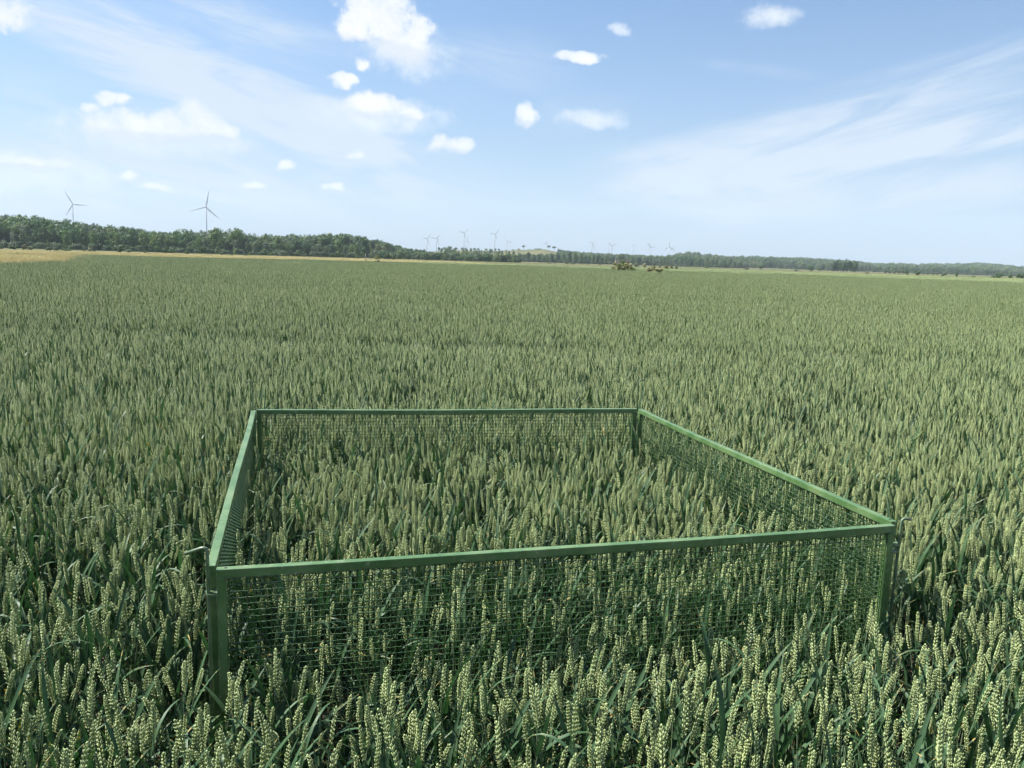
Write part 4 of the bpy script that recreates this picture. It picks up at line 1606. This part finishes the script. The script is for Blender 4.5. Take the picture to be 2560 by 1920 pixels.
def turbine(x, y, bx, by, d, lenpx, label, yaw=0.0, group='small wind turbines on the horizon', fat=1.0):
    """hub at pixel x, y; one blade pointing along (bx, by) in the picture; blade length in pixels"""
    a, e = azel(x, y)
    gx, gy = d * math.sin(a), d * math.cos(a)
    gz = float(ground_z(gx, gy))
    hz = EYE + d * math.tan(e)
    L = lenpx * gy / FPX
    hh = hz - gz
    o = empty('wind_turbine', (gx, gy, gz), -a + yaw)
    tag(o, label, 'wind turbine', group)
    s = L / 50
    t = obj('tower', TW, o)
    t.scale = (s * fat, s * fat, (hh - 1.5 * s) / 100)
    n = obj('nacelle', NC, o, (0, 0, hh))
    n.scale = (s * fat,) * 3
    h = obj('hub', HB, o, (0, 0, hh))
    h.scale = (s * fat,) * 3
    ang = math.atan2(bx, -by) + ROLL * 0 - math.radians(1.2)
    for k in range(3):
        bl = obj('blade', BL, o, (0, 0, hh))
        bl.scale = (s * fat, s * fat, s)
        bl.rotation_euler = (0, ang + k * 2 * math.pi / 3, 0)
    return o


BIG = 'larger wind turbines on the left'
turbine(181, 511, -57, -105, 3400, 35, 'slim wind turbine rising behind the wooded hill at the far left', 0.25, BIG, 1.0)
turbine(515, 517.5, 31, -135, 2900, 41, 'largest wind turbine, standing tall above the left wood', -0.15, BIG, 1.05)
turbine(69, 553, -14, -60, 4300, 22, 'turbine almost hidden by the left wood, one blade tip showing', 0.2, BIG)
D5 = 2700
for i, (x, y, bx, by, ln, yaw, lab) in enumerate([
        (1067.4, 596.6, -110, -18, 15, 0.2, 'small wind turbine, leftmost of the group left of the bare hill'),
        (1091.5, 596.3, -125, -14, 17, 0.2, 'small wind turbine close to the right of the leftmost small one'),
        (1160.4, 582.4, -105, -30, 15.5, 0.2, 'highest standing small wind turbine, above the trees on the bare hill'),
        (1168, 602, 15, -95, 12.5, -0.3, 'little wind turbine tucked low beside the highest small one'),
        (1237.6, 585.8, -115, -20, 16, 0.25, 'wind turbine alone above the dark tree clump on the bare hill'),
        (1269.8, 605.6, -55, -78, 12.5, 0.3, 'wind turbine left of the pink house on the hill'),
        (1365, 608.8, -110, 18, 11.5, 0.3, 'wind turbine just left of the two bare stemmed hilltop trees'),
        (1480, 607, -110, -15, 13, 0.3, 'taller wind turbine of the overlapping pair above the middle wood'),
        (1483.4, 617.6, -65, 4, 9, 0.3, 'shorter wind turbine of the overlapping pair above the middle wood'),
        (1521.7, 610.5, -30, -90, 8, 1.35, 'wind turbine seen edge on, left of a close pair'),
        (1530.5, 614.6, 95, -48, 12.5, 0.0, 'wind turbine facing the camera, right of a close pair'),
        (1582, 615, -25, 125, 14, 1.2, 'wind turbine with its rotor turned nearly side on, by itself'),
        (1625.4, 617.6, 120, -5, 14.5, 0.0, 'wind turbine with one blade level to the right, by itself'),
        (1672.7, 617.6, -5, -140, 15, 0.2, 'left wind turbine of the last pair on the right'),
        (1682.6, 622.5, 20, -90, 11, 0.2, 'right wind turbine of the last pair on the right')]):
    turbine(x, y, bx, by, D5 + 90 * (i % 4), ln, lab, yaw, fat=1.35)


# ------------------------------------------------------------------ small buildings and field things
def house(x, ytop, wpx, d, label, wall, depth=5.0, roof=None):
    gx, gy, gz = at_px(x, d)
    w = wpx * d / FPX
    h = EYE + (hor_y(x) - ytop) * d / FPX - gz
    a = math.atan2(gx, gy)
    o = empty('house', (gx, gy, gz), -a + 0.25)
    tag(o, label, 'house')
    hw, e = w / 2, h * 0.58
    b = MB()
    b.box(-hw, hw, 0, depth, -0.3, e)
    obj('wall', b.build('wall', wall), o)
    b = MB()
    ov = 0.35
    b.add([(-hw - ov, -ov, e - 0.05), (hw + ov, -ov, e - 0.05), (hw + ov, depth + ov, e - 0.05), (-hw - ov, depth + ov, e - 0.05), (-hw - ov, depth / 2, h), (hw + ov, depth / 2, h)],
          [(0, 1, 5, 4), (2, 3, 4, 5), (0, 4, 3), (1, 2, 5), (0, 3, 2, 1)])
    obj('roof', b.build('roof', roof or M['tile']), o)
    for wx in (-0.55, 0.5):
        b = MB()
        b.box(wx * hw - 0.45, wx * hw + 0.45, -0.06, 0.04, e * 0.4, e * 0.4 + 1.1)
        obj('window', b.build('window', M['glass']), o)
    return o


house(1296.5, 623.3, 8.5, 1290, 'small pink house beside a tree on the bare hill crest', M['pink'])


def shed():
    d = 230
    gx, gy, gz = at_px(1557, d)
    k = d / FPX
    h = EYE + (hor_y(1557) - 650.5) * k
    o = empty('shed', (gx, gy, gz), -math.atan2(gx, gy) + 0.05)
    tag(o, 'pale flat roofed shed half hidden behind bushes in the wheat', 'shed')
    hw = 17.5 * k
    for (x0, x1, m) in ((-hw, -5.5 * k, 'plaster'), (-3.2 * k, hw, 'pink')):
        b = MB()
        b.box(x0, x1, 0, 3.0, -0.2, h - 0.14)
        obj('wall', b.build('wall', M[m]), o)
    b = MB()
    b.box(-5.5 * k + 0.01, -3.2 * k - 0.01, 0.15, 2.8, -0.2, h - 0.16)
    obj('door', b.build('door', M['dark']), o)
    b = MB()
    b.box(-hw - 0.12, hw + 0.12, -0.15, 3.15, h - 0.139, h, 0.02)
    obj('roof', b.build('roof', M['plaster']), o)


shed()


def field_post():
    d = 118
    gx, gy, gz = at_px(914.5, d)
    h = EYE + (hor_y(914.5) - 633.5) * d / FPX
    o = empty('post', (gx, gy, gz), 0.3)
    tag(o, 'pale upright wooden post at the far edge of the wheat', 'post')
    b = MB()
    b.tube([(0, 0, -0.3), (0.01, 0, h * 0.5), (-0.015, 0, h)], [0.062, 0.055, 0.05], 8)
    obj('shaft', b.build('shaft', M['post'], smooth=True), o)
    b = MB()
    b.tube([(-0.015, 0, h), (-0.05, 0, h + 0.02)], [0.052, 0.03], 8)
    b2 = MB()
    b2.box(-0.07, 0.05, -0.06, 0.06, h + 0.002, h + 0.03, 0.005)
    obj('cap', b2.build('cap', M['post']), o)


field_post()


def field_box():
    """dark low box on legs at the field edge"""
    d = 121
    gx, gy, gz = at_px(943, d)
    k = d / FPX
    zt = EYE - (651 - hor_y(943)) * k
    zb = EYE - (654.6 - hor_y(943)) * k
    w = 14 * k
    o = empty('field_box', (gx, gy, gz), 0.05)
    tag(o, 'small dark low box at the far edge of the wheat', 'box')
    b = MB()
    b.box(-w / 2, w / 2, -0.22, 0.22, zb, zt - 0.08, 0.01)
    obj('body', b.build('body', M['dark']), o)
    b = MB()
    b.box(0.02, w / 2 - 0.03, -0.2, 0.2, zt - 0.079, zt + 0.01, 0.01)
    obj('lid', b.build('lid', M['dark']), o)
    for sx in (-1, 1):
        for sy in (-1, 1):
            b = MB()
            b.box(sx * (w / 2 - 0.06) - 0.02, sx * (w / 2 - 0.06) + 0.02, sy * 0.18 - 0.02, sy * 0.18 + 0.02, -0.1, zb - 0.001)
            obj('leg', b.build('leg', M['dark']), o)


field_box()

# ------------------------------------------------------------------ haze
hb = MB()
hb.box(-6400, 6400, -6400, 6400, -9, 420)
hm_ = bpy.data.materials.new('haze_air')
hm_.use_nodes = True
ht_ = NT(hm_.node_tree)
hm_.node_tree.nodes.clear()
ho = ht_.n('ShaderNodeOutputMaterial')
pv = ht_.n('ShaderNodeVolumePrincipled')
pv.inputs['Color'].default_value = rgb(0.76, 0.89, 1.0)
pv.inputs['Density'].default_value = 0.00013
pv.inputs['Anisotropy'].default_value = 0.0
ht_.link(pv.outputs[0], ho.inputs['Volume'])
tag(obj('haze', hb.build('haze', hm_)), kind='stuff')
